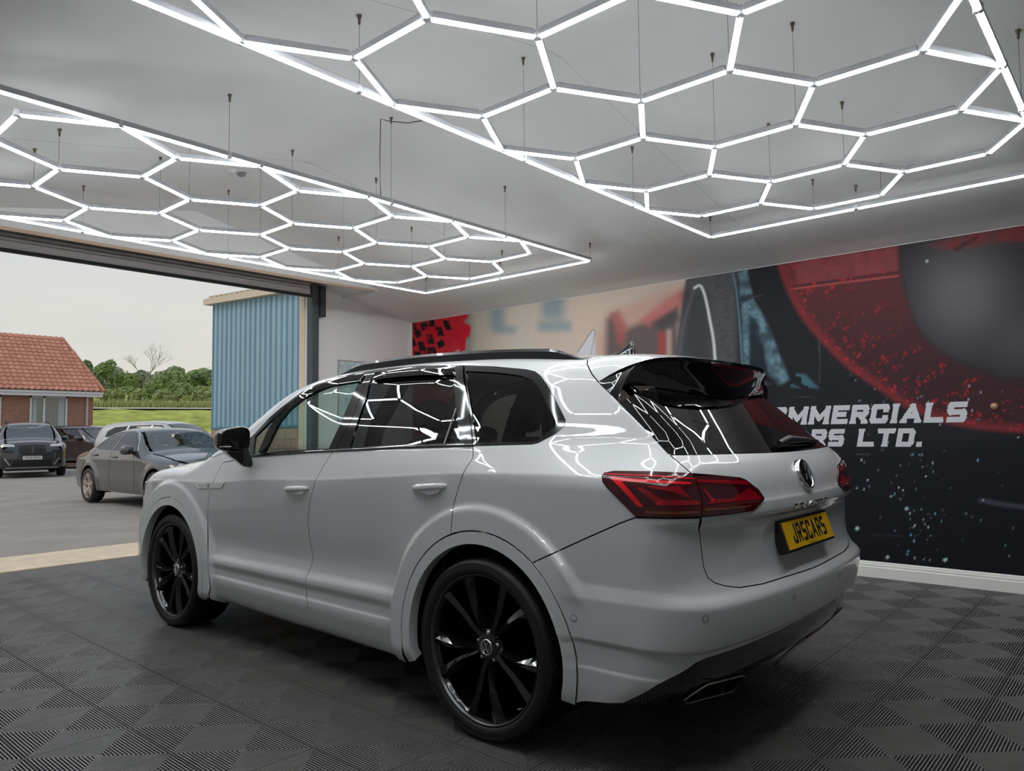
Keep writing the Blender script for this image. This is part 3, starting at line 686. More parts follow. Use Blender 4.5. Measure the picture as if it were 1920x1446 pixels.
# rear wiper
wp = [rpt(.04,1.198), rpt(-.06,1.215), rpt(-.3,1.212), rpt(-.52,1.203)]
MB().tube([(p[0]-o, p[1], p[2]+.01) for p, o in zip(wp, (.010,.035,.026,.012))], [.016,.020,.012,.006], 8).build('rear_wiper', SBLK, tailgate)
MB().tube([(p[0]-.004, p[1], p[2]-.002) for p in wp[1:]], .005, 6).build('wiper_blade', SBLK, tailgate)
# parking sensors
for px in ((1076,1159), (1323,1161), (1489,1119)):
    p = X_(PX([px])[0]); n_ = S.grad(p[None])[0]; t1 = np.cross(n_, [0, 0, 1.0]); t1 /= np.linalg.norm(t1); t2 = np.cross(n_, t1)
    for sg in (1, -1):
        if px[0] == 1489 and sg < 0: pass
        G = [[tuple((p+n_*h+t1*r*math.cos(a)+t2*r*math.sin(a))*X_([1, sg, 1])) for a in np.linspace(0, 2*math.pi, 17)] for r, h in ((.0135,-.001),(.0125,.0012),(.0115,.0002))]
        MB().grid(G).build('parking_sensor', mat('sensor_ring', (.06,.062,.065), rough=.5), suv)
        G = [[tuple((p+n_*h+t1*r*math.cos(a)+t2*r*math.sin(a))*X_([1, sg, 1])) for a in np.linspace(0, 2*math.pi, 17)] for r, h in ((.011,.0005),(.0001,.0012))]
        MB().grid(G).build('sensor_cap', PAINT, suv)
# exhaust tips
exo = PX([(1277,1312),(1292.6,1300),(1321,1282),(1386,1266),(1391,1270),(1388,1277),(1371.7,1292.6),(1364.5,1297),(1333,1304.6),(1283,1318)])
EXH = mat('warm_chrome', (.62,.50,.42), rough=.35, metal=1.0)
for sg in (1, -1):
    ep = P3([(p[0]-.012, p[1], p[2]) for p in exo], sg); c = np.mean(ep, 0)
    MB().tube(ep+[ep[0]], .0042, 6, cap=False).build('exhaust_trim', EXH, suv)
    inn_ = [tuple(c+(X_(p)-c)*.97+X_([.012,0,0])) for p in ep]
    meshobj('exhaust_mouth', inn_, [tuple(range(len(inn_)))[::sg]], MBLK, suv)
    MB().tube([ep[3]*0 if False else tuple((X_(ep[2])+X_(ep[3]))/2+X_([.004,0,-.002])), tuple((X_(ep[8])+X_(ep[7]))/2)], .002, 6).build('exhaust_divider', EXH, suv)
# underbody, arch liners
MB().box((-.66,-.74,.24),(3.55,.74,.40)).build('underbody', MBLK, suv)
for xc in (0, WB):
    for sg in (1, -1):
        pr = [(.452, sg*.93), (.46, sg*.60), (.001, sg*.58)]
        MB().lathe(pr, 30, 'y', (xc, 0, ZW), a0=math.radians(-22), a1=math.radians(202)).build('wheel_arch_liner', MBLK, suv)
# wheels
RIMB = mat('gloss_black_alloy', (.0045,.0045,.006), rough=.12, coat=.7)
def wheel_parts():
    """wheel at origin, outer face towards +y"""
    w = empty('wheel')
    ty = [(.300,-.128),(.318,-.138),(.345,-.1425),(.362,-.136),(.370,-.118),(.3715,-.06),(.372,0),(.3715,.06),(.370,.118),(.362,.136),(.345,.1425),(.322,.1415),(.312,.136),(.306,.126),(.300,.118)]
    tyre = MB().lathe(ty, 72).build('tyre', RUBB, w)
    tr = MB()
    for k in range(72):
        a = 2*math.pi*k/72; M = Matrix.Rotation(-a, 4, 'Y')
        for sgn in (1, -1): tr.box((-.004, sgn*.085-.035, .3705),(.004, sgn*.085+.035, .3745), M @ Matrix.Rotation(sgn*.35, 4, 'Z'))
    tr.build('tread_block', RUBB, tyre, recalc=False)['kind'] = 'stuff'
    for rr, hh in ((.352,.1415),(.330,.1420)): MB().lathe([(rr-.002,hh-.001),(rr,hh+.0015),(rr+.002,hh-.001)], 72).build('sidewall_rib', RUBB, tyre)
    MB().lathe([(.300,.128),(.3065,.134),(.3075,.130),(.304,.122),(.296,.112),(.284,.09),(.278,-.05),(.285,-.12),(.300,-.128)], 72).build('rim', RIMB, w)
    MB().lathe([(.296,.114),(.300,.131),(.3035,.133)], 72).build('rim_edge', mat('rim_edge_metal', (.12,.12,.125), rough=.25, metal=.8), w)
    MB().lathe([(.0005,.058),(.06,.058),(.085,.050),(.20,.000),(.26,-.02),(.277,-.02)], 40).build('wheel_backplate', MBLK, w)
    MB().lathe([(.0005,.094),(.045,.094),(.052,.092),(.070,.084),(.078,.060),(.078,.03)], 40).build('hub', RIMB, w)
    for k in range(5):
        base = math.radians(55+72*k)
        for s in (-1, 1):
            # blade: faceted wedge from hub to rim
            G = []
            for r, an, wd, y in ((.055,.18,.022,.092),(.11,.185,.020,.104),(.185,.19,.027,.112),(.25,.235,.037,.117),(.296,.262,.045,.118)):
                a = base+s*an; d = X_([math.cos(a), 0, math.sin(a)]); t = X_([-math.sin(a), 0, math.cos(a)])*s
                G.append([tuple(d*r-t*wd*.75+X_([0,y-.055,0])), tuple(d*r-t*wd*.55+X_([0,y-.008,0])), tuple(d*r+t*wd*.12+X_([0,y+.004,0])), tuple(d*r+t*wd*.75+X_([0,y-.022,0])), tuple(d*r+t*wd*.8+X_([0,y-.065,0]))])
            MB().grid(G, smooth=False).build('spoke', RIMB, w)
        a = base+math.radians(36); d = X_([math.cos(a), 0, math.sin(a)])*.058
        MB().lathe([(.0005,.092),(.006,.092),(.009,.086),(.010,.06)], 10, 'y', (d[0], 0, d[2])).build('wheel_bolt', CHRM, w)
    cap = MB().lathe([(.0005,.0985),(.028,.0985),(.030,.097)], 28).build('hub_cap', GBLK, w)
    MB().lathe([(.028,.0975),(.029,.1005),(.033,.1005),(.034,.094)], 28).build('cap_ring', CHRM, cap)
    e2 = MB()
    for pl in ([(-.012,.026),(0,.003),(.012,.026)], [(-.024,.014),(-.011,-.020),(0,.001),(.011,-.020),(.024,.014)]):
        for (a, b), (c, d) in zip(pl[:-1], pl[1:]): e2.tube([(a, .0992, b), (c, .0992, d)], .0022, 6)
    e2.build('cap_letters', CHRM, cap)
    return w
def put_wheel(w, par, x, y, rz, z):
    w.parent = par; w.location = (x, y, z); w.rotation_euler = (0, 0, rz)
w0_ = wheel_parts()
for x, y, rz, sp in ((0,.8345,0,0),(WB,.826,0,.23),(0,-.8345,math.pi,.4),(WB,-.826,math.pi,.8)):
    wv = w0_ if (x == 0 and y > 0) else copy_tree(w0_)
    put_wheel(wv, suv, x, y, rz, ZW)
# interior
for sy in (.40, -.40):
    st = MB()
    st.grid([[(1.05+a*.5+.0, sy+b, .62+.02*math.cos(a*3)) for b in np.linspace(-.25, .25, 7)] for a in np.linspace(0, 1, 6)])
    st.box((1.05, sy-.25, .42),(1.58, sy+.25, .62))
    seat = st.build('front_seat_cushion', LEAT, suv, bevel=.03)
    G = []
    for z, x, w, t in ((.60,1.10,.23,.10),(.80,1.05,.25,.11),(1.0,.98,.25,.10),(1.18,.92,.21,.08),(1.24,.905,.15,.05)):
        G.append([(x+t*math.cos(a), sy+w*math.copysign(abs(math.sin(a))**.6, math.sin(a)), z) for a in np.linspace(0, 2*math.pi, 25)])
    MB().grid(G).build('front_backrest', LEAT, suv)
    G = []
    for z, w, t in ((1.27,.06,.02),(1.285,.125,.05),(1.36,.14,.055),(1.43,.12,.05),(1.455,.07,.02)):
        G.append([(.90+t*math.cos(a), sy+w*math.copysign(abs(math.sin(a))**.6, math.sin(a)), z) for a in np.linspace(0, 2*math.pi, 21)])
    MB().grid(G).build('front_headrest', LEAT, suv)
MB().box((.05,-.68,.40),(.55,.68,.60)).build('rear_bench', LEAT, suv, bevel=.04)
MB().box((-.10,-.68,.55),(.08,.68,1.16), Matrix.Rotation(math.radians(-14), 4, 'Y')).build('rear_backrest', LEAT, suv, bevel=.05)
for sy in (.42, -.42, 0):
    G = []
    for z, w, t in ((1.16,.07,.02),(1.19,.13,.05),(1.27,.135,.05),(1.345,.12,.045),(1.365,.07,.02)):
        G.append([(-.27+t*math.cos(a), sy+w*math.copysign(abs(math.sin(a))**.6, math.sin(a)), z) for a in np.linspace(0, 2*math.pi, 21)])
    MB().grid(G).build('rear_headrest', LEAT, suv)
G = [[(x, y, z+.03*math.exp(-((y+.40)/.2)**2)) for x, z in ((1.75,.70),(1.78,1.02),(1.92,1.10),(2.3,1.12),(2.66,1.14))] for y in np.linspace(-.80, .80, 17)]
MB().grid(G).build('dashboard', DASH, suv)
MB().lathe([(.175+.014*math.cos(a), .014*math.sin(a)) for a in np.linspace(0, 2*math.pi, 9)], 28, 'x', (1.62, -.40, .98)).build('steering_wheel', LEAT, suv)
MB().box((1.60,-.56,.965),(1.64,-.24,1.0)).build('steering_spoke', LEAT, suv)
MB().box((1.72,-.12,1.00),(1.75,.16,1.12)).build('centre_screen', GBLK, suv, bevel=.006)
for sg in (1, -1):
    par = dfl if sg > 0 else dfr
    MB().box((1.15, min(sg*.80, sg*.87), .35),(2.2, max(sg*.80, sg*.87), 1.12)).build('door_card', DASH, par, bevel=.02)
    par = drl if sg > 0 else drr
    MB().box((.30, min(sg*.80, sg*.87), .40),(1.12, max(sg*.80, sg*.87), 1.15)).build('door_card', DASH, par, bevel=.02)
MB().box((-.80,-.72,.55),(-.15,.72,.60)).build('boot_floor', MBLK, suv)
MB().box((-.70,-.70,1.10),(-.28,.70,1.12)).build('parcel_cover', MBLK, suv)
for sg in (1, -1): MB().box((-.75, min(sg*.74,sg*.84), .5),(-.10, max(sg*.74,sg*.84), 1.16)).build('boot_trim', MBLK, suv)
V, F_, N = S.panel_data([(a,b*.95,0) for a,b,c in rf], C_TOP, res=(.08,.08), gap=0, flange=0)
meshobj('headlining', V-X_([0,0,.035]), [f[::-1] for f in F_], mat('headlining_grey', (.10,.10,.10), rough=.9), suv, normals=-N)
MB().box((2.10,-.11,1.36),(2.13,.11,1.42)).build('interior_mirror', SBLK, suv, bevel=.01)
for sg in (1, -1):
    bp = [(.99,.82,1.0),(.95,.76,1.3),(.90,.62,1.56)]
    MB().tube([(a, sg*b, c) for a, b, c in bp], .045, 6).build('pillar_trim', MBLK, suv)
    MB().tube([(a, sg*b, c) for a, b, c in [(.02,.80,1.05),(.0,.72,1.3),(.0,.58,1.54)]], .05, 6).build('pillar_trim', MBLK, suv)
# ------------------------------------------------------------------ the room
XW, YM, YL, XB = 5.76, -3.63, 4.30, -4.60          # door wall, mural wall, left wall, back wall (inner faces)
RY, RZ, SL = -.20, 3.545, .208                     # ridge line and slope of the ceiling
def ceil_z(y): return RZ-SL*abs(y-RY)
GWL = mat('grey_wall_paint', (.30, .30, .30), rough=.8, noise=.05, nscale=2)
WHT = mat('white_wall_paint', (.76, .75, .73), rough=.75, noise=.03, nscale=1.5, bump=.05, bscale=60)
CEIL = mat('white_ceiling_paint', (.86, .85, .83), rough=.8, noise=.04, nscale=1.2, bump=.06, bscale=40)
GREY = mat('grey_shutter_metal', (.60, .55, .54), rough=.45, metal=.2)
DSTL = mat('dark_grey_steel', (.075, .085, .095), rough=.45, metal=.3)
MDF = mat('bare_board_edge', (.62, .45, .33), rough=.7)
SKIRT = mat('white_gloss_skirting', (.80, .79, .74), rough=.35)
TILE = mat('charcoal_plastic_tile', (.175, .169, .164), rough=.33, noise=.12, nscale=6)
SLAB = mat('dark_floor_slab', (.012, .012, .012), rough=.9)
def struct(o): o['kind'] = 'structure'; return o
floor = struct(MB().box((XB-.3, YM-.2, -.20),(6.20, YL+.2, -.016)).build('floor', SLAB))
# ribbed interlocking tiles, 0.4 m: concentric square ribs
def tile_mesh(n=16, T=.4):
    mb = MB(); p = T/2/n; v = []; f = []
    zt, zb = 0.0, -.011
    def sq(r, z): return [(-r, -r, z), (r, -r, z), (r, r, z), (-r, r, z)]
    for k in range(n):
        o = min(T/2-k*p+.25*p, T/2-.0006); i = T/2-k*p-.25*p
        b = len(v); v += sq(o, -.015)+sq(o-.0004, zt)+sq(i+.0004, zt)+sq(i, -.015)
        for q in range(4):
            r = (q+1) % 4
            for l in range(3): f.append((b+l*4+q, b+l*4+r, b+(l+1)*4+r, b+(l+1)*4+q))
    b = len(v); v += sq(.006, zt); f.append((b, b+1, b+2, b+3))
    me = bpy.data.meshes.new('floor_tile'); me.from_pydata(v, [], f); me.materials.append(TILE); me.update(); return me
tmesh = tile_mesh()
cells = []
for i in range(-20, 20):
    for j in range(-20, 20):
        cx, cy = 1.08+.4*i, 2.05+.4*j
        if cx-.2 < XB or cx+.2 > 6.25 or cy-.2 < YM-.25 or cy+.2 > YL+.15: continue
        d = np.array([cx, cy, 0])-CAM; zf = d@FW
        u, w = IW/2+FPX*(d@RT)/zf, IH/2-FPX*(d@UP)/zf
        vis = zf > .3 and -90 < u < IW+90 and w < IH+160
        hid = (-.3 < cx < 3.2 and -.55 < cy < .55)
        cells.append((0 if vis and not hid else 1, zf if zf > 0 else 99, cx, cy))
cells.sort()
TVIS = [c for c in cells if c[0] == 0]; TVIS.sort(key=lambda c: c[1]); near = TVIS[:300]; rest = [c for c in cells if c not in near]
for _, _, cx, cy in near:
    o = bpy.data.objects.new('floor_tile', tmesh); o.location = (cx, cy, 0); o.rotation_euler = (0, 0, (int(abs(cx*7+cy*13)*10) % 4)*math.pi/2); link(o, floor)
tv = [tuple(v.co) for v in tmesh.vertices]; tf = [tuple(p.vertices) for p in tmesh.polygons]
ro = MB()
for _, _, cx, cy in rest: ro.add([(a+cx, b+cy, c) for a, b, c in tv], tf)
fr_ = ro.build('floor_tile_field', TILE, floor, recalc=False); fr_['kind'] = 'stuff'
# walls
def gable(y0, y1, z0, n=2):
    ys = sorted({y0, y1}|({RY} if y0 < RY < y1 else set())); return [(y0, z0), (y1, z0)]+[(y, ceil_z(y)) for y in ys[::-1]]
OPL, OPZ = 1.56, 3.02
dw = MB(); dw.prism(gable(YM-.12, -1.96, -.02), 'x', XW, XW+.13); dw.prism(gable(OPL, YL+.12, -.02), 'x', XW, XW+.13)
struct(MB().prism(gable(YM-.12, -1.96, -.02), 'x', XW, XW+.13).build('wall_front_right', WHT))
struct(MB().prism(gable(OPL, YL+.12, -.02), 'x', XW, XW+.13).build('wall_front_left', WHT))
struct(MB().prism(gable(-1.96, OPL, OPZ+.06), 'x', XW+.04, XW+.13).build('wall_front_lintel', WHT))
struct(MB().box((XB-.2, YM-.12, -.02),(XW+.13, YM, ceil_z(YM)+.02)).build('wall_right', WHT))
struct(MB().box((XB-.2, YL, -.02),(XW+.13, YL+.12, ceil_z(YL)+.02)).build('wall_left', GWL))
struct(MB().prism(gable(YM-.12, YL+.12, -.02), 'x', XB-.2, XB).build('wall_back', GWL))
# ceiling as one gently uneven pitched surface
xs = np.linspace(XB-.2, XW+.2, 90); ys = np.concatenate([np.linspace(YM-.1, RY-.12, 42), np.linspace(RY-.08, RY+.08, 5), np.linspace(RY+.12, YL+.1, 54)])
rng = np.random.default_rng(3)
def wave(x, y): return .006*np.sin(1.9*x+.6*np.sin(1.3*y))*np.sin(2.3*y+.5)+.004*np.sin(3.7*x+1.1*y)
def cz(x, y):
    a = math.sqrt((y-RY)**2+.02**2); edge = min(1, (y-YM)/.5) if y < 0 else min(1, (YL-y)/.5)
    return RZ-SL*a+float(wave(x, y))*max(0, edge)
G = [[(x, y, cz(x, y)) for y in ys] for x in xs]
ce = MB(); ce.grid(G); ce.add([(xs[0], ys[0], 3.9),(xs[-1], ys[0], 3.9),(xs[-1], ys[-1], 3.9),(xs[0], ys[-1], 3.9)], [(0,1,2,3)])
ceiling = struct(ce.build('ceiling', CEIL, recalc=False))
# ceiling board joints, drawn as thin grey lines
for x in (3.05, .45, -1.9):
    MB().tube([(x, y, cz(x, y)+.0005) for y in np.linspace(YM+.1, YL-.1, 60)], .0016, 4).build('board_joint', mat('joint_shadow', (.42,.41,.40), rough=.9), ceiling)
# fascia over the door with bare lower edge
fas = MB(); FX = 5.06
pts = [(y, ceil_z(y)+.03) for y in (-2.47, RY, 2.07)]
fas.prism([(-2.47, 3.052), (2.07, 3.052)]+pts[::-1], 'x', FX, FX+.02)
struct(fas.build('trim_1', WHT)); struct(MB().box((FX+.001, -2.47, 3.022),(FX+.019, 2.07, 3.052)).build('trim_2', MDF))
struct(MB().prism([(FX, 3.03),(XW, 3.03),(XW, 3.075),(FX, 3.075)], 'y', -2.50, -2.47).build('trim_3', WHT))
# roller shutter
sh = empty('roller_shutter', (XW-.06, .3, 2.97)); tag(sh, 'grey roller shutter rolled up over the open doorway', 'roller shutter')
def par(o, p): o.parent = p; o.matrix_parent_inverse = Matrix.Translation(p.location).inverted(); return o
par(MB().box((XW-.09, -1.94, 3.000),(XW-.05, OPL-.03, 3.072)).build('bottom_slat', GREY), sh)
par(MB().box((XW-.10, -1.94, 2.972),(XW-.04, OPL-.03, 3.000)).build('rubber_seal', mat('dark_rubber', (.03,.035,.035), rough=.7)), sh)
for k in range(5): par(MB().tube([(XW-.07, -1.94, 3.095+.045*k), (XW-.07, OPL-.03, 3.095+.045*k)], .022, 6).build('slat', GREY), sh)
par(MB().tube([(XW-.27, -1.94, 3.26), (XW-.27, OPL-.03, 3.26)], .14, 20).build('curtain_roll', mat('shutter_roll_dark', (.07,.06,.06), rough=.6)), sh)
# steel guide post of the shutter
gp = empty('shutter_guide_post', (XW-.05, -2.0, 0)); tag(gp, 'dark grey steel guide post beside the doorway', 'post')
par(MB().box((XW-.12, -2.050, 0),(XW-.002, -1.955, 3.12)).build('guide_channel', DSTL, bevel=.006), gp)
par(MB().box((XW-.16, -2.125, 2.735),(XW-.002, -2.050, 3.12)).build('guide_bracket', mat('bracket_steel', (.05,.055,.065), rough=.5, metal=.3), bevel=.005), gp)
for z in (1.2, 2.0, 2.6, 2.9): par(MB().lathe([(.0005,-.006),(.010,-.006),(.012,0)], 10, 'x', (XW-.122, -2.0, z)).build('bolt', DSTL), gp)
gp2 = empty('shutter_guide_post', (XW-.05, OPL+.04, 0)); tag(gp2, 'dark grey steel guide post at the far end of the doorway', 'post')
par(MB().box((XW-.12, OPL-.01, 0),(XW-.002, OPL+.09, 3.12)).build('guide_channel', DSTL, bevel=.006), gp2)
# outside jamb flashing
CRM = mat('cream_flashing', (.72, .60, .44), rough=.5)
struct(MB().box((XW+.13, -2.16, -.02),(XW+.16, -1.95, 3.1)).build('trim_4', CRM)); struct(MB().box((XW+.05, -1.962, 0),(XW+.13, -1.950, 3.05)).build('trim_5', CRM))
# skirting on the mural wall
sk = [(YM, .0), (YM+.026, .0), (YM+.026, .085), (YM+.020, .092), (YM+.020, .108), (YM+.014, .116), (YM+.014, .124), (YM+.006, .134), (YM, .134)]
struct(MB().prism(sk, 'x', XB, XW).build('baseboard_right', SKIRT))
struct(MB().prism([(XW, 0), (XW-.024, 0), (XW-.024, .09), (XW-.014, .12), (XW, .134)], 'y', YM+.026, -2.06).build('baseboard_front', SKIRT)) if False else None
fb_ = MB().prism([(XW-.024, 0), (XW, 0), (XW, .134), (XW-.012, .12), (XW-.024, .09)], 'y', YM+.026, -2.06); struct(fb_.build('baseboard_front', SKIRT))
# framed notice on the door wall
po = empty('wall_notice', (XW-.01, -2.75, 1.75)); tag(po, 'pale framed notice on the wall beside the doorway', 'notice')
par(MB().box((XW-.018, -3.10, 1.42),(XW-.001, -2.41, 2.23)).build('notice_frame', mat('silver_frame', (.55,.56,.57), rough=.3, metal=.7), bevel=.003), po)
par(MB().box((XW-.020, -3.08, 1.44),(XW-.017, -2.43, 2.21)).build('notice_sheet', mat('pale_blue_sheet', (.50,.62,.66), rough=.5, noise=.25, nscale=9)), po)

# ------------------------------------------------------------------ hexagon tube lights
HZ = 2.90; A_ = .4635; HS = A_*math.sqrt(3)/2
LED = mat('led_diffuser', (.9, .9, .9), rough=.4, emit=(.93, .97, 1.0), es=TUBE_STRENGTH)
HOUS = mat('tube_housing', (.42, .43, .45), rough=.3)
CLEAR = mat('clear_connector', (.62, .64, .66), rough=.15)
WIRE = mat('steel_wire', (.08, .08, .075), rough=.5)
BRASS = mat('bronze_anchor', (.14, .11, .075), rough=.4, metal=.6)
def tube_meshes(Ln):
    h = Ln/2
    d = MB(); sec = [(.0118*math.sin(a), -.0108*math.cos(a)-.006) for a in np.linspace(-1.6, 1.6, 9)]
    d.grid([[(x, y, z) for y, z in sec] for x in (-h, h)]); d.add([(-h, y, z) for y, z in sec], [tuple(range(9))]); d.add([(h, y, z) for y, z in sec], [tuple(range(9))[::-1]])
    q = MB(); q.prism([(-.0145, -.0055), (.0145, -.0055), (.0145, .016), (.011, .024), (-.011, .024), (-.0145, .016)], 'x', -h, h)
    od = d.build('diffuser', LED); oq = q.build('light_tube', HOUS); md, mq = od.data, oq.data
    bpy.data.objects.remove(od); bpy.data.objects.remove(oq); return mq, md
tms = {k: tube_meshes(k) for k in (A_-.045, 1.21-.03, 1.16-.03)}
cms = MB().lathe([(.0005,-.016),(.017,-.016),(.019,-.010),(.019,.018),(.012,.024),(.0005,.024)], 12, 'z').build('c', CLEAR); cmesh = cms.data; bpy.data.objects.remove(cms)
def hex_nodes():
    cols = [(.60-A_, [1.74-2*HS*k for k in range(5)]), (.60-2.5*A_, [1.74-HS-2*HS*k for k in range(5)]), (.60-4*A_, [1.74-2*HS*k for k in range(5)])]
    E_ = set(); N_ = {}
    def key(p): return (round(p[0], 3), round(p[1], 3))
    def snap(p):
        for k in N_:
            if abs(k[0]-p[0])+abs(k[1]-p[1]) < .02: return k
        k = key(p); N_[k] = 1; return k
    for cx, ys_ in cols:
        for cyy in ys_:
            vs = [snap((cx+A_*math.cos(math.radians(60*i)), cyy+A_*math.sin(math.radians(60*i)))) for i in range(6)]
            for i in range(6): E_.add(tuple(sorted((vs[i], vs[(i+1) % 6]))))
    return list(N_), sorted(E_)
HN, HE = hex_nodes()
FX0, FX1, FY0, FY1 = .60, .60-2.32, -2.49, 2.35
def put(mesh, name, loc, rz, parent):
    o = bpy.data.objects.new(name, mesh); o.location = loc; o.rotation_euler = (0, 0, rz); return link(o, parent)
def fixture(dx, label):
    base = empty('hexagon_ceiling_light', (dx, 0, HZ)); tag(base, label, 'ceiling light', 'hexagon tube lights hung from the ceiling')
    def tube(p, q, key, parent=base):
        mq, md = tms[key]; mid = ((p[0]+q[0])/2, (p[1]+q[1])/2, 0); rz = math.atan2(q[1]-p[1], q[0]-p[0])
        t = put(mq, 'light_tube', mid, rz, parent); put(md, 'diffuser', (0, 0, 0), 0, t)
    for p, q in HE: tube(p, q, A_-.045)
    ky = np.linspace(FY0, FY1, 5)
    for x in (FX0, FX1):
        for a, b in zip(ky[:-1], ky[1:]): tube((x, a), (x, b), 1.21-.03)
    kx = np.linspace(FX1, FX0, 3)
    for y in (FY0, FY1):
        for a, b in zip(kx[:-1], kx[1:]): tube((a, y), (b, y), 1.16-.03)
    cn_ = list(HN)+[(x, y) for x in (FX0, FX1) for y in ky]+[(kx[1], FY0), (kx[1], FY1)]
    for p in cn_: put(cmesh, 'connector', (p[0], p[1], 0), 0, base)
    # wires up to the sloping ceiling
    wn = [(FX0, y) for y in ky]+[(FX1, y) for y in ky]+[(kx[1], FY0), (kx[1], FY1)]
    wn += [(.60-2*A_, y) for y in (1.74, .94, .14, -.67, -1.47, -2.27)]+[(.60-3*A_, y) for y in (1.74, .94, .14, -.67, -1.47, -2.27)]
    for p in wn:
        zt = cz(p[0]+dx, p[1])-HZ
        MB().tube([(p[0], p[1], .02), (p[0], p[1], zt-.01)], .0012, 5).build('suspension_wire', WIRE, base)
        MB().lathe([(.0005,zt-.045),(.006,zt-.045),(.007,zt-.02),(.012,zt-.006),(.013,zt+.004)], 8, 'z', (p[0], p[1], 0)).build('wire_anchor', BRASS, base)
    return base
fixture(0.0, 'hexagon grid light of white tubes hung above the white SUV tailgate')
fixture(3.555, 'hexagon grid light of white tubes hung nearer the open doorway')
# power cable with ceiling rose feeding the light by the door
pc = empty('power_cable', (1.84, .02, 3.0)); tag(pc, 'thin black power cable looping down from the ceiling', 'cable')
zc = cz(1.84, .02)
par(MB().tube([(1.84, .02, 2.93), (1.843, .025, 3.2), (1.84, .02, zc-.02), (1.80, -.02, zc-.035), (1.72, -.12, zc-.04), (1.64, -.20, zc-.02), (1.62, -.22, zc)], .0035, 6).build('flex', WIRE), pc)
par(MB().lathe([(.0005,zc-.03),(.035,zc-.03),(.045,zc-.01),(.046,zc+.01)], 20, 'z', (1.62, -.22, 0)).build('ceiling_rose', mat('white_plastic', (.75,.75,.73), rough=.4)), pc)
pk = pix_on([(461, 346)], 2, 3.36)[0]
for k, (dx, lab) in enumerate(((0, 'round white smoke detector on the ceiling'), (.13, 'round grey sensor on the ceiling beside the smoke detector'))):
    x, y = pk[0]+dx*.6, pk[1]+(.13 if k == 0 else 0)
    o = MB().lathe([(.0005,-.032),(.02,-.032),(.034,-.022),(.040,-.004),(.040,.012)], 20, 'z').build('smoke_detector' if k == 0 else 'ceiling_sensor', mat('white_plastic', (.75,.75,.73)) if k == 0 else mat('grey_plastic', (.25,.25,.25), rough=.5), None, (x, y, cz(x, y)))
    tag(o, lab, 'detector' if k == 0 else 'sensor')
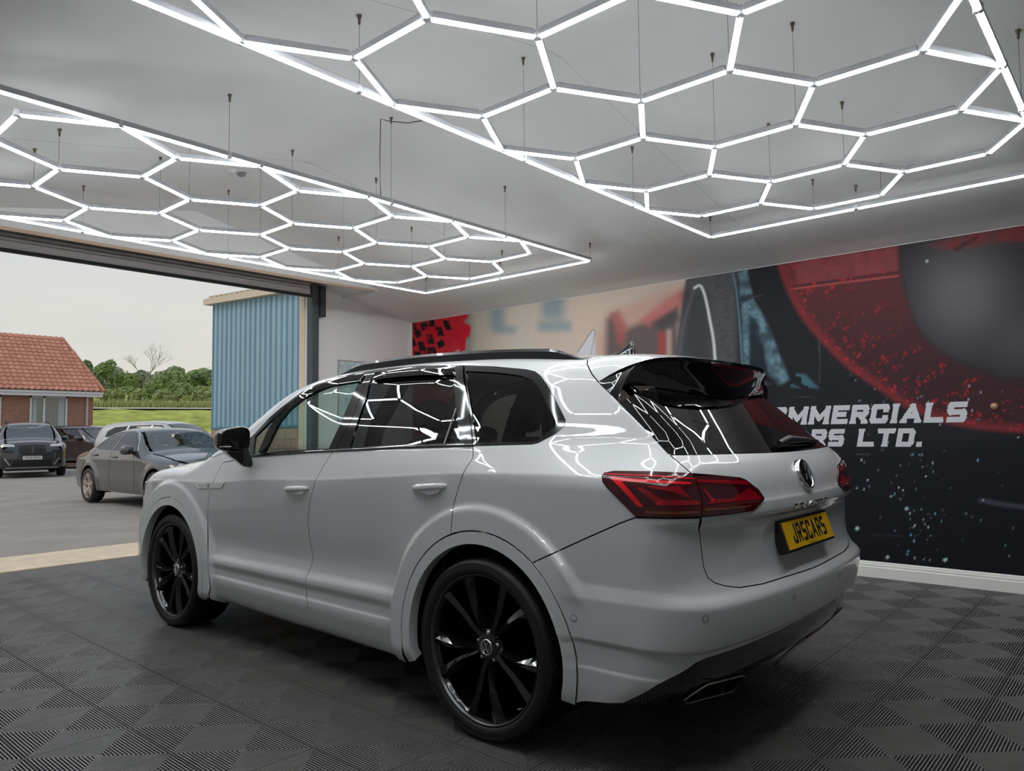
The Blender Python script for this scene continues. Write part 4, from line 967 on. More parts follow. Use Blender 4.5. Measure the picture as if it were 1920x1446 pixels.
# ------------------------------------------------------------------ printed mural (flat print, colours per vertex)
def lin(r, g, b):
    c = np.array([r, g, b], float)/255; return np.where(c <= .04045, c/12.92, ((c+.055)/1.055)**2.4)
def build_mural():
    y = YM+.003; z0, z1 = .134, ceil_z(YM)-.005
    xs = np.concatenate([np.arange(5.70, -1.7, -.011), np.arange(-1.7, XB+.02, -.04)]); zs = np.arange(z0, z1+.001, .011); zs[-1] = z1
    Xg, Zg = np.meshgrid(xs, zs, indexing='ij'); P = np.stack([Xg, np.full_like(Xg, y), Zg], -1).reshape(-1, 3)
    d = P-CAM; w = d@FW; w = np.maximum(w, .8); u = IW/2+FPX*(d@RT)/w; v = IH/2-FPX*(d@UP)/w
    u = np.where(P[:, 0] < -1.7, 1980+(-1.7-P[:, 0])*260, u); 
    rg = np.random.default_rng(11)
    def vnoise(s, seed):
        r = np.random.default_rng(seed); T = r.random((64, 64)); a, b = u/s, v/s
        i, j = np.floor(a).astype(int), np.floor(b).astype(int); fx, fy = a-i, b-j; fx = fx*fx*(3-2*fx); fy = fy*fy*(3-2*fy)
        g = lambda m, n: T[m % 64, n % 64]
        return (g(i, j)*(1-fx)+g(i+1, j)*fx)*(1-fy)+(g(i, j+1)*(1-fx)+g(i+1, j+1)*fx)*fy
    n1, n2, n3 = vnoise(60, 1), vnoise(14, 2), vnoise(5, 3)
    col = np.zeros((len(P), 3))
    def lay(c, a):
        a = np.clip(a, 0, 1)[:, None]; col[:] = col*(1-a)+(lin(*c) if len(np.shape(c)) == 1 else c)*a
    def box(u0, u1, v0, v1, s): return sstep(u0-s, u0+s, u)*sstep(u1+s, u1-s, u)*sstep(v0-s, v0+s, v)*sstep(v1+s, v1-s, v)
    def pol(pts, s):
        q = np.stack([u, v], -1); ins = inpoly(q, pts); m_ = np.zeros(len(u)); bb = (u > min(p[0] for p in pts)-s*2) & (u < max(p[0] for p in pts)+s*2) & (v > min(p[1] for p in pts)-s*2) & (v < max(p[1] for p in pts)+s*2)
        dd = np.full(len(u), 1e6); dd[bb] = segdist(q[bb], pts); sd = np.where(ins, dd, -dd); return sstep(-s, s, sd)
    def line(pts, wd, s):
        q = np.stack([u, v], -1); pts = smooth_open(pts, 8); bb = (u > pts[:, 0].min()-wd-s) & (u < pts[:, 0].max()+wd+s) & (v > pts[:, 1].min()-wd-s) & (v < pts[:, 1].max()+wd+s)
        dd = np.full(len(u), 1e6); Q = q[bb]; m_ = np.full(len(Q), 1e6)
        for a, b in zip(pts[:-1], pts[1:]):
            ab = b-a; t = np.clip(((Q-a)@ab)/(ab@ab+1e-9), 0, 1); m_ = np.minimum(m_, np.linalg.norm(Q-(a+t[:, None]*ab), axis=1))
        dd[bb] = m_; return sstep(wd+s, wd-s, dd)
    # pale blurred street on the left
    lay((206, 188, 172), np.ones(len(u)))
    lay((176, 168, 155), sstep(960, 870, u)); lay((196, 192, 182), .6*box(960, 1000, 560, 680, 20))
    lay((126, 150, 158), .85*box(918, 946, 545, 618, 12)); lay((126, 150, 158), .75*box(925, 968, 612, 626, 8))
    lay((132, 152, 160), .9*box(1015, 1058, 540, 600, 14)); lay((132, 152, 160), .8*box(1008, 1072, 602, 622, 9))
    lay((112, 120, 112), .7*box(868, 884, 570, 680, 10)); lay((212, 190, 170), .6*box(1080, 1130, 560, 640, 18))
    # blurred red and dark car shape
    lay((196, 150, 138), .7*pol([(1120, 640), (1140, 585), (1290, 530), (1290, 700), (1120, 700)], 14))
    lay((92, 84, 84), .92*pol([(1137, 600), (1148, 590), (1165, 620), (1185, 612), (1270, 575), (1275, 700), (1134, 700)], 10))
    lay((176, 96, 92), .85*pol([(1146, 588), (1160, 582), (1176, 612), (1168, 650), (1158, 640)], 8))
    lay((198, 110, 106), .8*pol([(1200, 600), (1250, 560), (1288, 540), (1288, 566), (1236, 600), (1216, 612)], 9))
    lay((76, 74, 76), .8*pol([(1222, 606), (1270, 575), (1276, 600), (1240, 618)], 7))
    lay((176, 72, 74), .85*box(1234, 1248, 622, 720, 5)); lay((206, 170, 158), .8*box(1250, 1259, 618, 720, 5))
    lay((214, 212, 218), pol([(1114, 617), (1118, 700), (1068, 700), (1084, 660)], 1.5)); lay((70, 66, 66), .6*line([(1084, 660), (1114, 617), (1108, 668)], .8, .8))
    # red panel with tyre prints at the far left
    je = 878+10*(n2-.5)*2-(v-600)*.14-14*sstep(640, 672, v)*(n3 > .45)
    lay((196, 8, 40), sstep(je+3, je-3, u)*(.93+.07*n2))
    for (cu, cv) in ((783, 626), (795, 612), (808, 604), (790, 650), (806, 636), (824, 622), (838, 610), (784, 668), (800, 660), (826, 645), (772, 640), (812, 660), (774, 612)):
        k = 1 if (cu+cv) % 2 else -1
        m_ = pol([(cu-8, cv-6+3*k), (cu+4, cv-9), (cu+9, cv+6-3*k), (cu-3, cv+9)], 1.2); lay((26, 18, 20), m_*(.55+.45*(n3 > .3)))
    # dark macro vehicle
    edge = 1285-(v-527)*.14
    lay((86, 86, 90), sstep(edge-4, edge+4, u)*sstep(1420, 1380, u)); lay((60, 61, 66), .8*box(1280, 1332, 545, 720, 14))
    lay((72, 72, 76), .7*sstep(.45, .8, n3)*box(1340, 1378, 500, 680, 6))
    dark = sstep(1372, 1392, u); lay((30, 30, 36), dark)
    lay((34, 35, 40), dark*.6*n1)
    lay((222, 222, 220), line([(1302, 540), (1313, 536), (1322, 556), (1331, 600), (1338, 640), (1342, 690)], 2.4, 1.5)); lay((110, 110, 114), .5*line([(1270, 690), (1282, 610), (1300, 545)], 3, 4))
    # blue lamp shape
    lay((96, 128, 140), .9*line([(1374, 512), (1380, 540), (1386, 600), (1392, 690)], 1.6, 1.5))
    bl = pol([(1384, 512), (1400, 506), (1410, 552), (1388, 556)], 4)+pol([(1390, 566), (1412, 560), (1440, 610), (1462, 668), (1480, 712), (1460, 722), (1440, 700), (1432, 650), (1408, 620), (1404, 700), (1396, 712)], 5)
    lay((112, 146, 160), bl*np.clip(.15+1.0*n2*(.4+.9*n3), 0, 1)); lay((34, 44, 54), .85*pol([(1406, 592), (1424, 612), (1432, 690), (1412, 700), (1404, 640)], 4))
    lay((78, 118, 134), .8*pol([(1484, 700), (1510, 702), (1535, 728), (1484, 726)], 4)*(n2 > .35)); lay((64, 80, 92), .7*line([(1388, 560), (1428, 554)], 1.2, 1)); lay((64, 96, 110), .6*line([(1420, 722), (1446, 720)], 1, 1))
    lay((84, 104, 116), .5*line([(1535, 618), (1537, 668), (1536, 720)], .8, 1)); lay((80, 84, 92), .6*line([(1486, 744), (1530, 745)], .8, .8))
    lay((220, 214, 214), box(1374, 1395, 683, 690, 1.5)); lay((170, 24, 30), box(1384, 1396, 686, 694, 1.5))
    # big translucent red ring
    outer = [(1456, 488), (1475, 540), (1500, 590), (1540, 640), (1588, 688), (1645, 728), (1700, 764), (1790, 796), (1930, 812), (2400, 840)]
    inner = [(1686, 430), (1688, 500), (1700, 560), (1718, 606), (1740, 640), (1790, 674), (1850, 696), (1930, 714), (2400, 740)]
    ring = pol([tuple(p) for p in smooth_open(outer, 6)]+[tuple(p) for p in smooth_open(inner[::-1], 6)], 7)
    lay((66, 37, 42), ring*(.75+.25*n1)); lay((104, 48, 52), ring*sstep(720, 470, v)*.8)
    lay((146, 50, 54), ring*line([tuple(p) for p in outer], 12, 12)*.75)
    lay((150, 70, 74), .8*pol([(1488, 492), (1494, 540), (1684, 514), (1682, 462), (1560, 478)], 8)*(.6+.4*n2))
    lay((206, 96, 92), .8*line([(1484, 542), (1580, 530), (1684, 517)], 1.2, 1.2)); lay((30, 18, 22), .7*line([(1490, 537), (1684, 511)], 2.5, 2.5))
    lay((104, 24, 30), .7*line([(1700, 560), (1720, 600), (1760, 640), (1840, 676), (1930, 700)], 1.2, 1.5))
    # droplets
    for k in range(330):
        t = rg.random()**.8; i = t*8.0; a = np.array(outer[int(i)])*(1-i % 1)+np.array(outer[min(int(i)+1, 9)])*(i % 1); b = np.array(inner[min(int(i), 8)]); s_ = rg.random()**1.6*.85+.03
        p = a+(b-a)*s_; rr = rg.uniform(.9, 2.2)*(1.7 if rg.random() < .1 else 1); bb = (np.abs(u-p[0]) < 8) & (np.abs(v-p[1]) < 8)
        if not bb.any(): continue
        m_ = np.zeros(len(u)); m_[bb] = sstep(rr+1.2, rr-.6, np.hypot(u[bb]-p[0], v[bb]-p[1])); lay((205, 44, 52) if rg.random() < .5 else (140, 34, 40), m_*.65)
    # grey glow inside the ring, dark elsewhere
    ins_ = pol([tuple(p) for p in smooth_open(inner, 6)]+[(2400, 300), (1686, 300)], 9)
    gl = np.exp(-(((u-1805)/95)**2+((v-550)/100)**2)); lay((36, 35, 39), ins_*.9); lay((112, 110, 112), ins_*gl*.85); lay((88, 84, 86), ins_*.7*np.exp(-(((u-1915)/60)**2+((v-640)/70)**2)))
    lay((138, 44, 48), .75*pol([(1740, 460), (1790, 445), (1930, 418), (1930, 452), (1860, 455), (1800, 470)], 8)*(.4+.6*n2)); lay((40, 24, 28), .6*line([(1792, 468), (1830, 446)], 4, 4))
    # lower part: night blue with sparks
    lay((15, 16, 23), sstep(800, 870, v)*dark*.7)
    lay((86, 90, 104), .7*line([(1838, 938), (1880, 946), (1930, 952)], 4, 4)*(.5+.5*n3)); lay((92, 96, 108), .6*line([(1606, 852), (1630, 853)], 1, 1)); lay((70, 74, 90), .5*line([(1636, 1003), (1690, 1006)], 1, 1))
    for k in range(120):
        if k < 60: p = (rg.normal(1722+(rg.random()-.5)*40, 28), rg.uniform(850, 1052))
        else: p = (rg.uniform(1590, 1915), rg.uniform(700, 1052))
        rr = rg.uniform(.5, 1.5); bb = (np.abs(u-p[0]) < 6) & (np.abs(v-p[1]) < 6)
        if bb.any():
            m_ = np.zeros(len(u)); m_[bb] = sstep(rr+.9, rr-.5, np.hypot((u[bb]-p[0]), (v[bb]-p[1])*.7)); lay(((215, 225, 235), (130, 180, 205), (110, 110, 125))[k % 3], m_*rg.uniform(.4, .95))
    for p, rr in (((1607, 991), 3.6), ((1738, 490), 2.6), ((1664, 1045), 3), ((1700, 954), 3), ((1772, 1050), 3.5)):
        bb = (np.abs(u-p[0]) < 9) & (np.abs(v-p[1]) < 9); m_ = np.zeros(len(u)); m_[bb] = sstep(rr+1, rr-1, np.hypot(u[bb]-p[0], v[bb]-p[1])); lay((190, 214, 226), m_*.9)
    nx, nz = len(xs), len(zs); ii = np.arange(nx*nz).reshape(nx, nz)
    F_ = np.stack([ii[:-1, :-1], ii[1:, :-1], ii[1:, 1:], ii[:-1, 1:]], -1).reshape(-1, 4)
    me = bpy.data.meshes.new('wall_mural'); me.vertices.add(len(P)); me.vertices.foreach_set('co', P.ravel()); nF = len(F_)
    me.loops.add(nF*4); me.loops.foreach_set('vertex_index', F_.ravel()[::1].astype(np.int32)); me.polygons.add(nF); me.polygons.foreach_set('loop_start', np.arange(0, nF*4, 4, dtype=np.int32)); me.update(calc_edges=True)
    at = me.color_attributes.new('print', 'FLOAT_COLOR', 'POINT'); at.data.foreach_set('color', np.hstack([col, np.ones((len(P), 1))]).ravel().astype(np.float32))
    M = bpy.data.materials.new('printed_vinyl'); M.use_nodes = True; t = M.node_tree; b = t.nodes['Principled BSDF']; b.inputs['Roughness'].default_value = .6; b.inputs['Specular IOR Level'].default_value = .2
    ca = t.nodes.new('ShaderNodeVertexColor'); ca.layer_name = 'print'; nzz = t.nodes.new('ShaderNodeTexNoise'); nzz.inputs['Scale'].default_value = 90
    hs = t.nodes.new('ShaderNodeHueSaturation'); mr = t.nodes.new('ShaderNodeMapRange'); mr.inputs['To Min'].default_value = .94; mr.inputs['To Max'].default_value = 1.06
    t.links.new(nzz.outputs['Fac'], mr.inputs['Value']); t.links.new(mr.outputs[0], hs.inputs['Value']); t.links.new(ca.outputs['Color'], hs.inputs['Color']); t.links.new(hs.outputs[0], b.inputs['Base Color'])
    me.materials.append(M); o = bpy.data.objects.new('wall_mural', me); link(o)
    tag(o, 'printed mural of a dark vehicle with a red droplet-covered ring covering the wall', 'mural'); return o
mural = build_mural()
SILV = mat('silver_white_print', (.60, .61, .64), rough=.4)
def wall_text(body, x_left, x_right, zb, zt, nm):
    h = zt-zb; sh = .20; n = sum(GW.get(c, 1.0) for c in body); gap = .022; L_ = x_left-x_right-sh*h
    w = (L_-gap*(len(body)-1))/n; chars, tot = stroke_text(body, h, w, h*.27, gap, sh, serif=.30); grp = None
    V = []; F_ = []
    for k, (v, f) in enumerate(chars):
        V = []; F_ = []
        for i, q in enumerate(f):
            b_ = len(V); dy = .0010+.00004*i
            V += [(x_left-v[j][0], YM+.003+dy, zb+v[j][1]) for j in q]; F_.append((b_+3, b_+2, b_+1, b_))
        meshobj(nm, V, F_, SILV, mural)
xl = pix_on([(1412, 775)], 1, YM)[0][0]; a = pix_on([(1817, 755), (1817, 791)], 1, YM)
wall_text('COMMERCIALS', xl, a[0][0], 1.312, 1.478, 'mural_letter')
xl = pix_on([(1452, 820)], 1, YM)[0][0]; a = pix_on([(1735, 838)], 1, YM)
wall_text('CARS LTD.', xl, a[0][0], 1.113, 1.268, 'mural_letter')
rb = pix_on([(1865, 762)], 1, YM)[0]
rbo = MB().lathe([(.0005,.02),(.016,.02),(.022,.017),(.030,.006),(.031,0)], 22, 'y', (rb[0], YM+.003, rb[2])).build('wall_fixing', mat('copper_fixing', (.45,.24,.15), rough=.4, metal=.4)); tag(rbo, 'small round copper fixing on the dark mural wall', 'fixing')
# ------------------------------------------------------------------ outside
ASPH = mat('worn_asphalt', (.32, .285, .25), rough=.9, noise=.14, nscale=1.3, bump=.25, bscale=90)
CONC = mat('pale_concrete_strip', (.66, .54, .40), rough=.85, noise=.12, nscale=5, bump=.15, bscale=60)
struct(MB().box((7.22, -60, -.25),(75, 60, -.012)).build('yard_ground', ASPH))
struct(MB().box((6.20, -14, -.25),(7.22, 14, -.006)).build('threshold_slab', CONC))
struct(MB().box((XW+.13, -14, -.25),(6.20, YM-.2, -.012)).build('yard_edge', CONC))
def at(px, py, D):
    """point seen at a pixel, D metres deep along the view axis"""
    d = FW+((px-IW/2)/FPX)*RT-((py-IH/2)/FPX)*UP; return CAM+d*D
# ---- generic parked cars
def wheel_simple(R, w, m_rim, par, loc, rz, spokes=5, dbl=True, wid=.115):
    root = empty('wheel', loc, rz, par)
    MB().lathe([(R*.70,-wid*.9),(R*.93,-wid),(R*.995,-wid*.75),(R,0),(R*.995,wid*.75),(R*.93,wid),(R*.74,wid*.97),(R*.70,wid*.86)], 40).build('tyre', RUBB, root)
    MB().lathe([(R*.70,wid*.86),(R*.715,wid*.93),(R*.68,wid*.80),(R*.64,wid*.2),(R*.64,-wid*.8)], 40).build('rim', m_rim, root)
    MB().lathe([(.0005,wid*.1),(R*.64,-wid*.1)], 24).build('brake_disc', mat('brake_grey', (.10,.09,.085), rough=.5, metal=.5), root)
    MB().lathe([(.0005,wid*.72),(R*.12,wid*.72),(R*.19,wid*.55),(R*.2,wid*.2)], 20).build('hub', m_rim, root)
    for k in range(spokes):
        base = 2*math.pi*k/spokes+.31
        for s in ((-1, 1) if dbl else (0,)):
            G = []
            for r, an, wd, y in ((R*.12,.30,R*.05,wid*.70),(R*.40,.20,R*.055,wid*.86),(R*.70,.17,R*.07,wid*.88)):
                a = base+s*an*.8; d = X_([math.cos(a), 0, math.sin(a)]); t = X_([-math.sin(a), 0, math.cos(a)])
                wd2 = wd*(1 if dbl else 1.9)
                G.append([tuple(d*r-t*wd2+X_([0,y-.04,0])), tuple(d*r-t*wd2*.7+X_([0,y,0])), tuple(d*r+t*wd2*.7+X_([0,y,0])), tuple(d*r+t*wd2+X_([0,y-.04,0]))])
            MB().grid(G, smooth=False).build('spoke', m_rim, root)
    return root
def gen_car(name, label, sp, loc, rz):
    T, Wp, XRp, XFp = pchip(sp['T']), pchip(sp['W']), pchip(sp['R']), pchip(sp['F']); wb, R = sp['wb'], sp['wr']; xr, xf = sp['x']
    def F(P):
        x, y, z = P[:, 0], np.abs(P[:, 1]), P[:, 2]; yc = np.minimum(y, 1.1)
        W = Wp(z)-.05*np.maximum((x-wb*.75)/(xf-wb*.75), 0)**2-.05*np.maximum((.2-x)/(.2-xr), 0)**2
        for xw in (0, wb):
            r = np.hypot(x-xw, z-R); W = W+.018*sstep(R+.20, R+.09, r)
        side = y-W; roof = (z-T(x)+.05*(yc/.7)**2)*.9
        rear = (XRp(np.clip(z, .15, 1.9))+.05*(yc/.8)**2+.04*(yc/.8)**5-x)*.9; front = (x-XFp(np.clip(z, .15, 1.9))+.07*(yc/.8)**2+.09*(yc/.8)**5)*.9
        g = smax(side, roof, sp.get('k', .12)); g = smax(g, rear, .16); g = smax(g, front, .16); return np.maximum(g, .18-z)
    B = Body(F); root = empty(name, loc, rz); tag(root, label, 'car', 'parked cars in the yard'); pm = sp['paint']
    sd = lambda x, z: tuple(B.hit(C_SIDE, C_SIDE.to2(X_([[x, 0, z]])))[0])
    tp = lambda x, y: (x, y, 0.0)
    kw = dict(res=(.06,.035), gap=0, flange=0, step=.04, nsm=.006)
    RAa = R+.055
    arcs = lambda c, a0, a1: [(c+RAa*math.cos(math.radians(a)), R+RAa*math.sin(math.radians(a))) for a in np.linspace(a0, a1, 15)]
    zs = sp.get('sill', .24); aw = math.degrees(math.asin((R-zs-.02)/RAa))
    topz = [(x, float(T(X_(x)))-.055) for x in np.linspace(xf-.22, xr+.16, 26)]
    low = [(xr+.16, .80), (xr+.13, .32)]+arcs(0, 180+aw, -aw)+arcs(wb, 180+aw, -aw)+[(xf-.16, .30), (xf-.13, .62)]
    outline = topz+low
    holes = [[(x, z) for x, z in h] for h in sp['win']]
    o2 = C_SIDE.to2(X_([(x, 0, z) for x, z in outline])); h2 = [C_SIDE.to2(X_([(x, 0, z) for x, z in h])) for h in holes]
    V, F_, N = B.panel_data(o2, C_SIDE, holes=h2, **kw); fl = X_([1, -1, 1.0])
    meshobj('body_side', V, F_, pm, root, normals=N); meshobj('body_side', V*fl, [f[::-1] for f in F_], pm, root, normals=N*fl)
    for h in h2:
        V, F_, N = B.panel_data(h, C_SIDE, off=-.004, **kw); meshobj('side_window', V, F_, sp['glass'], root, normals=N); meshobj('side_window', V*fl, [f[::-1] for f in F_], sp['glass'], root, normals=N*fl)
    def wy(x, dz=.05):
        z = float(T(X_(x)))-dz; p = sd(x, z); return p[1]
    def strip(nm, x0, x1, m_, n=8, bulge=0.0, inset_=.0, rd=(0, 0)):
        xs_ = np.linspace(x0, x1, n); out = [(x, max(wy(x)-inset_, .1)) for x in xs_]
        lp = [(x1+rd[1], 0)]+[(x0+rd[0], 0)]+out; V, F_, N = B.panel_data(C_TOP.to2(X_([(a, b, 0) for a, b in lp])), C_TOP, center=True, **kw)
        meshobj(nm, np.vstack([V, V*fl]), list(F_)+[tuple(i+len(V) for i in f[::-1]) for f in F_], m_, root, normals=np.vstack([N, N*fl]))
    a, b, c, d = sp['marks']           # rear glass base, roof rear, roof front, cowl
    if a is not None: strip('boot_lid', xr+.04, a, pm); strip('rear_window', a, b, sp['glass'], inset_=.03)
    else: pass
    strip('roof', b, c, sp.get('roofm', pm)); strip('windscreen', c, d, sp['wsg'], inset_=.035); strip('bonnet', d, xf-.06, pm)
    fx = Chart((-.86, -.5, 0)); rx = Chart((.86, -.5, 0))
    fz = lambda y, z: tuple(B.march(X_([[xf+2, y, z]]), X_([[-1.0, 0, 0]]), .5, 4.0)[0]); rz_ = lambda y, z: tuple(B.march(X_([[xr-2, y, z]]), X_([[1.0, 0, 0]]), .5, 4.0)[0])
    def face(nm, pts, fn, ch, m_, off=0.0, join=True):
        V, F_, N = B.panel_data([fn(*p) for p in pts], ch, off=off, center=join, **kw)
        if join: meshobj(nm, np.vstack([V, V*fl]), list(F_)+[tuple(i+len(V) for i in f[::-1]) for f in F_], m_, root, normals=np.vstack([N, N*fl]))
        else: meshobj(nm, V, F_, m_, root, normals=N); meshobj(nm, V*fl, [f[::-1] for f in F_], m_, root, normals=N*fl)
    zf = float(T(X_(xf-.14)))-.03; zr_ = float(T(X_(xr+.10)))-.02
    cl = lambda z0, z1, n=8: [(0, z) for z in np.linspace(z0, z1, n)]
    face('front_bumper', cl(.24, zf)+[(.35, zf), (.62, zf-.03), (.80, zf-.12), (.82, .5), (.78, .26)], fz, fx, pm)
    face('rear_panel', cl(.26, zr_)+[(.35, zr_), (.6, zr_-.03), (.78, zr_-.1), (.82, .6), (.78, .28)], rz_, rx, pm)
    if a is None: face('rear_window', cl(1.12, zr_-.10)+[(.5, zr_-.12), (.58, 1.3), (.66, 1.12)], rz_, rx, sp['glass'], .005)
    for nm, pts, m_, join in sp['front']: face(nm, pts, fz, fx, m_, .008, join)
    for nm, pts, m_, join in sp['rear']: face(nm, pts, rz_, rx, m_, .008, join)
    # dark interior and underside
    MB().box((xr+.25, -.70, .22),(xf-.25, .70, .34)).build('underbody', MBLK, root)
    for c_ in (0, wb):
        for sg in (1, -1): MB().lathe([(RAa+.005, sg*.86), (RAa+.01, sg*.60), (.001, sg*.58)], 20, 'y', (c_, 0, R), a0=math.radians(-20), a1=math.radians(200)).build('wheel_arch_liner', MBLK, root)
    zb = sp['belt']-.05
    MB().box((.25, -.68, .35),(wb-.75, .68, zb)).build('cabin_tub', MBLK, root)
    for sy in (.36, -.36):
        for x0 in (wb*.5, wb*.18):
            MB().box((x0-.09, sy-.23, zb-.1),(x0+.05, sy+.23, zb+.14)).build('seat_back', LEAT, root, bevel=.04); MB().box((x0-.10, sy-.12, zb+.17),(x0-.01, sy+.12, zb+.34)).build('headrest', LEAT, root, bevel=.03)
    MB().box((wb-.95, -.68, zb-.12),(wb-.45, .68, zb+.01)).build('dashboard', DASH, root, bevel=.03)
    tw = sp['track']
    for x in (0, wb):
        for sg in (1, -1): wheel_simple(R, 0, sp['rim'], root, (x, sg*tw, R), 0 if sg > 0 else math.pi, dbl=sp.get('dbl', True))
    mx_, mz = sp['mirror']
    for sg in (1, -1):
        G = []
        yb = Wp(X_(mz))
        for xx, s in ((-.09,.2),(-.08,.9),(-.03,1),(.04,.9),(.08,.6),(.10,.1)):
            G.append([(mx_+xx, sg*(yb+.13+.11*s*math.copysign(abs(math.cos(t))**.7, math.cos(t))), mz+.085*s*math.copysign(abs(math.sin(t))**.7, math.sin(t))) for t in np.linspace(0, 2*math.pi, 19)])
        MB().grid(G).build('door_mirror', sp.get('mirm', pm), root)
    for pl in sp.get('trim', ()):
        for sg in (1, -1):
            pp = [sd(*p) for p in pl]; MB().tube([(p[0], sg*(p[1]+.003), p[2]) for p in pp], .009, 6).build('window_trim', CHRM, root)
    for pl in sp.get('seams', ()):
        for sg in (1, -1):
            pp = [sd(*p) for p in densify(X_(pl), .06)[:len(densify(X_(pl), .06))//2+1]]; MB().tube([(p[0], sg*(p[1]-.002), p[2]) for p in pp], .005, 5).build('door_seam', MBLK, root)
    for x, z in sp.get('handles', ()):
        for sg in (1, -1):
            p = sd(x, z); MB().tube([(x-.11, sg*(p[1]+.004), z), (x-.08, sg*(p[1]+.03), z), (x+.08, sg*(p[1]+.03), z), (x+.11, sg*(p[1]+.004), z)], .014, 6).build('door_handle', pm, root)
    if 'plate' in sp:
        z, txt = sp['plate']; p = fz(0, z); ob = MB().box((p[0]+.01, -.26, z-.056),(p[0]+.022, .26, z+.056)).build('number_plate', mat('white_plate', (.70,.70,.68), rough=.4), root)
        v, f = text_mesh(txt, .1, .0, bold=.001); x0, x1 = min(q[0] for q in v), max(q[0] for q in v); h1 = max(q[1] for q in v)
        meshobj('plate_characters', [(p[0]+.0235, ((q[0]-x0)/(x1-x0)-.5)*.44, z+(q[1]/h1-.5)*.075) for q in v], f, BLKI, ob)
    for rr in sp.get('rails', ()):
        for sg in (1, -1): MB().tube([(x, sg*.60, float(T(X_(x)))-.04+dz) for x, dz in rr], .016, 6).build('roof_rail', SBLK, root)
    return root
PBLK = mat('black_car_paint', (.010, .010, .012), rough=.2, coat=1.0); PGRY = mat('dark_grey_car_paint', (.10, .094, .096), rough=.32, metal=.75, coat=1.0)
PBRN = mat('dark_brown_grey_paint', (.075, .062, .066), rough=.3, metal=.6, coat=1.0); PSIL = mat('pale_silver_paint', (.52, .50, .49), rough=.3, metal=.3, coat=1.0); PRED = mat('red_car_paint', (.42, .012, .015), rough=.25, coat=1.0)
ALLOY = mat('silver_alloy', (.55, .47, .42), rough=.3, metal=.8); DGL = glassmat('dark_car_glass', (.12,.12,.13), ior=1.9); LGL = glassmat('pale_car_glass', (.45,.52,.50), ior=2.3)
HLAMP = mat('clear_lamp', (.55,.56,.55), rough=.08, coat=1); GRIL = mat('grille_black', (.006,.006,.006), rough=.4); SLATM = mat('grille_slat', (.10,.10,.10), rough=.25, metal=.8)
sedan = dict(wb=2.84, wr=.335, x=(-.98,3.66), track=.80, belt=.98, sill=.23, k=.13,
    T=[(-1.05,.93),(-.9,.985),(-.6,1.03),(-.30,1.075),(.0,1.20),(.35,1.345),(.7,1.425),(1.05,1.445),(1.4,1.43),(1.65,1.385),(1.95,1.24),(2.25,1.07),(2.4,1.02),(2.8,.975),(3.2,.915),(3.45,.85),(3.6,.76)],
    W=[(.18,.80),(.24,.86),(.35,.885),(.5,.895),(.65,.893),(.8,.897),(.86,.900),(.88,.893),(.98,.865),(1.1,.79),(1.25,.70),(1.38,.61),(1.5,.52)],
    R=[(.2,-.82),(.35,-.93),(.5,-.97),(.75,-.97),(.9,-.95),(1.0,-.90),(1.1,-.82)], F=[(.2,3.52),(.3,3.60),(.5,3.65),(.65,3.64),(.78,3.58),(.88,3.48),(1.0,3.3)],
    marks=(-.28,.42,1.62,2.30), win=[[(2.06,1.005),(1.02,1.015),(1.06,1.36),(1.35,1.365),(1.55,1.33),(1.85,1.17)],[(.97,1.015),(.30,1.03),(.18,1.06),(.34,1.20),(.55,1.305),(.78,1.352),(1.01,1.362)],[(.22,1.035),(.02,1.06),(.12,1.13),(.28,1.21)]][:2],
    glass=DGL, wsg=LGL, paint=PGRY, rim=ALLOY, dbl=False, mirror=(1.92,1.03), mirm=PGRY,
    front=[('grille', [(0,.45),(.34,.46),(.40,.62),(.36,.70),(0,.72)][::1], GRIL, True), ('headlamp', [(.46,.64),(.72,.64),(.80,.74),(.70,.80),(.50,.74)], HLAMP, False)], rear=[('tail_lamp', [(.42,.74),(.80,.74),(.82,.90),(.50,.90)], REDL, False)],
    trim=[[(2.08,1.01),(1.85,1.19),(1.55,1.35),(1.35,1.385),(1.05,1.385),(.78,1.37),(.52,1.315),(.32,1.21),(.14,1.06)]], seams=[[(1.99,.97),(2.05,.8),(2.07,.4),(2.0,.26)],[(1.0,1.0),(.97,.7),(.98,.26)],[(.20,1.02),(.10,.95),(.30,.72)]], handles=[(1.18,.90),(.27,.93)])
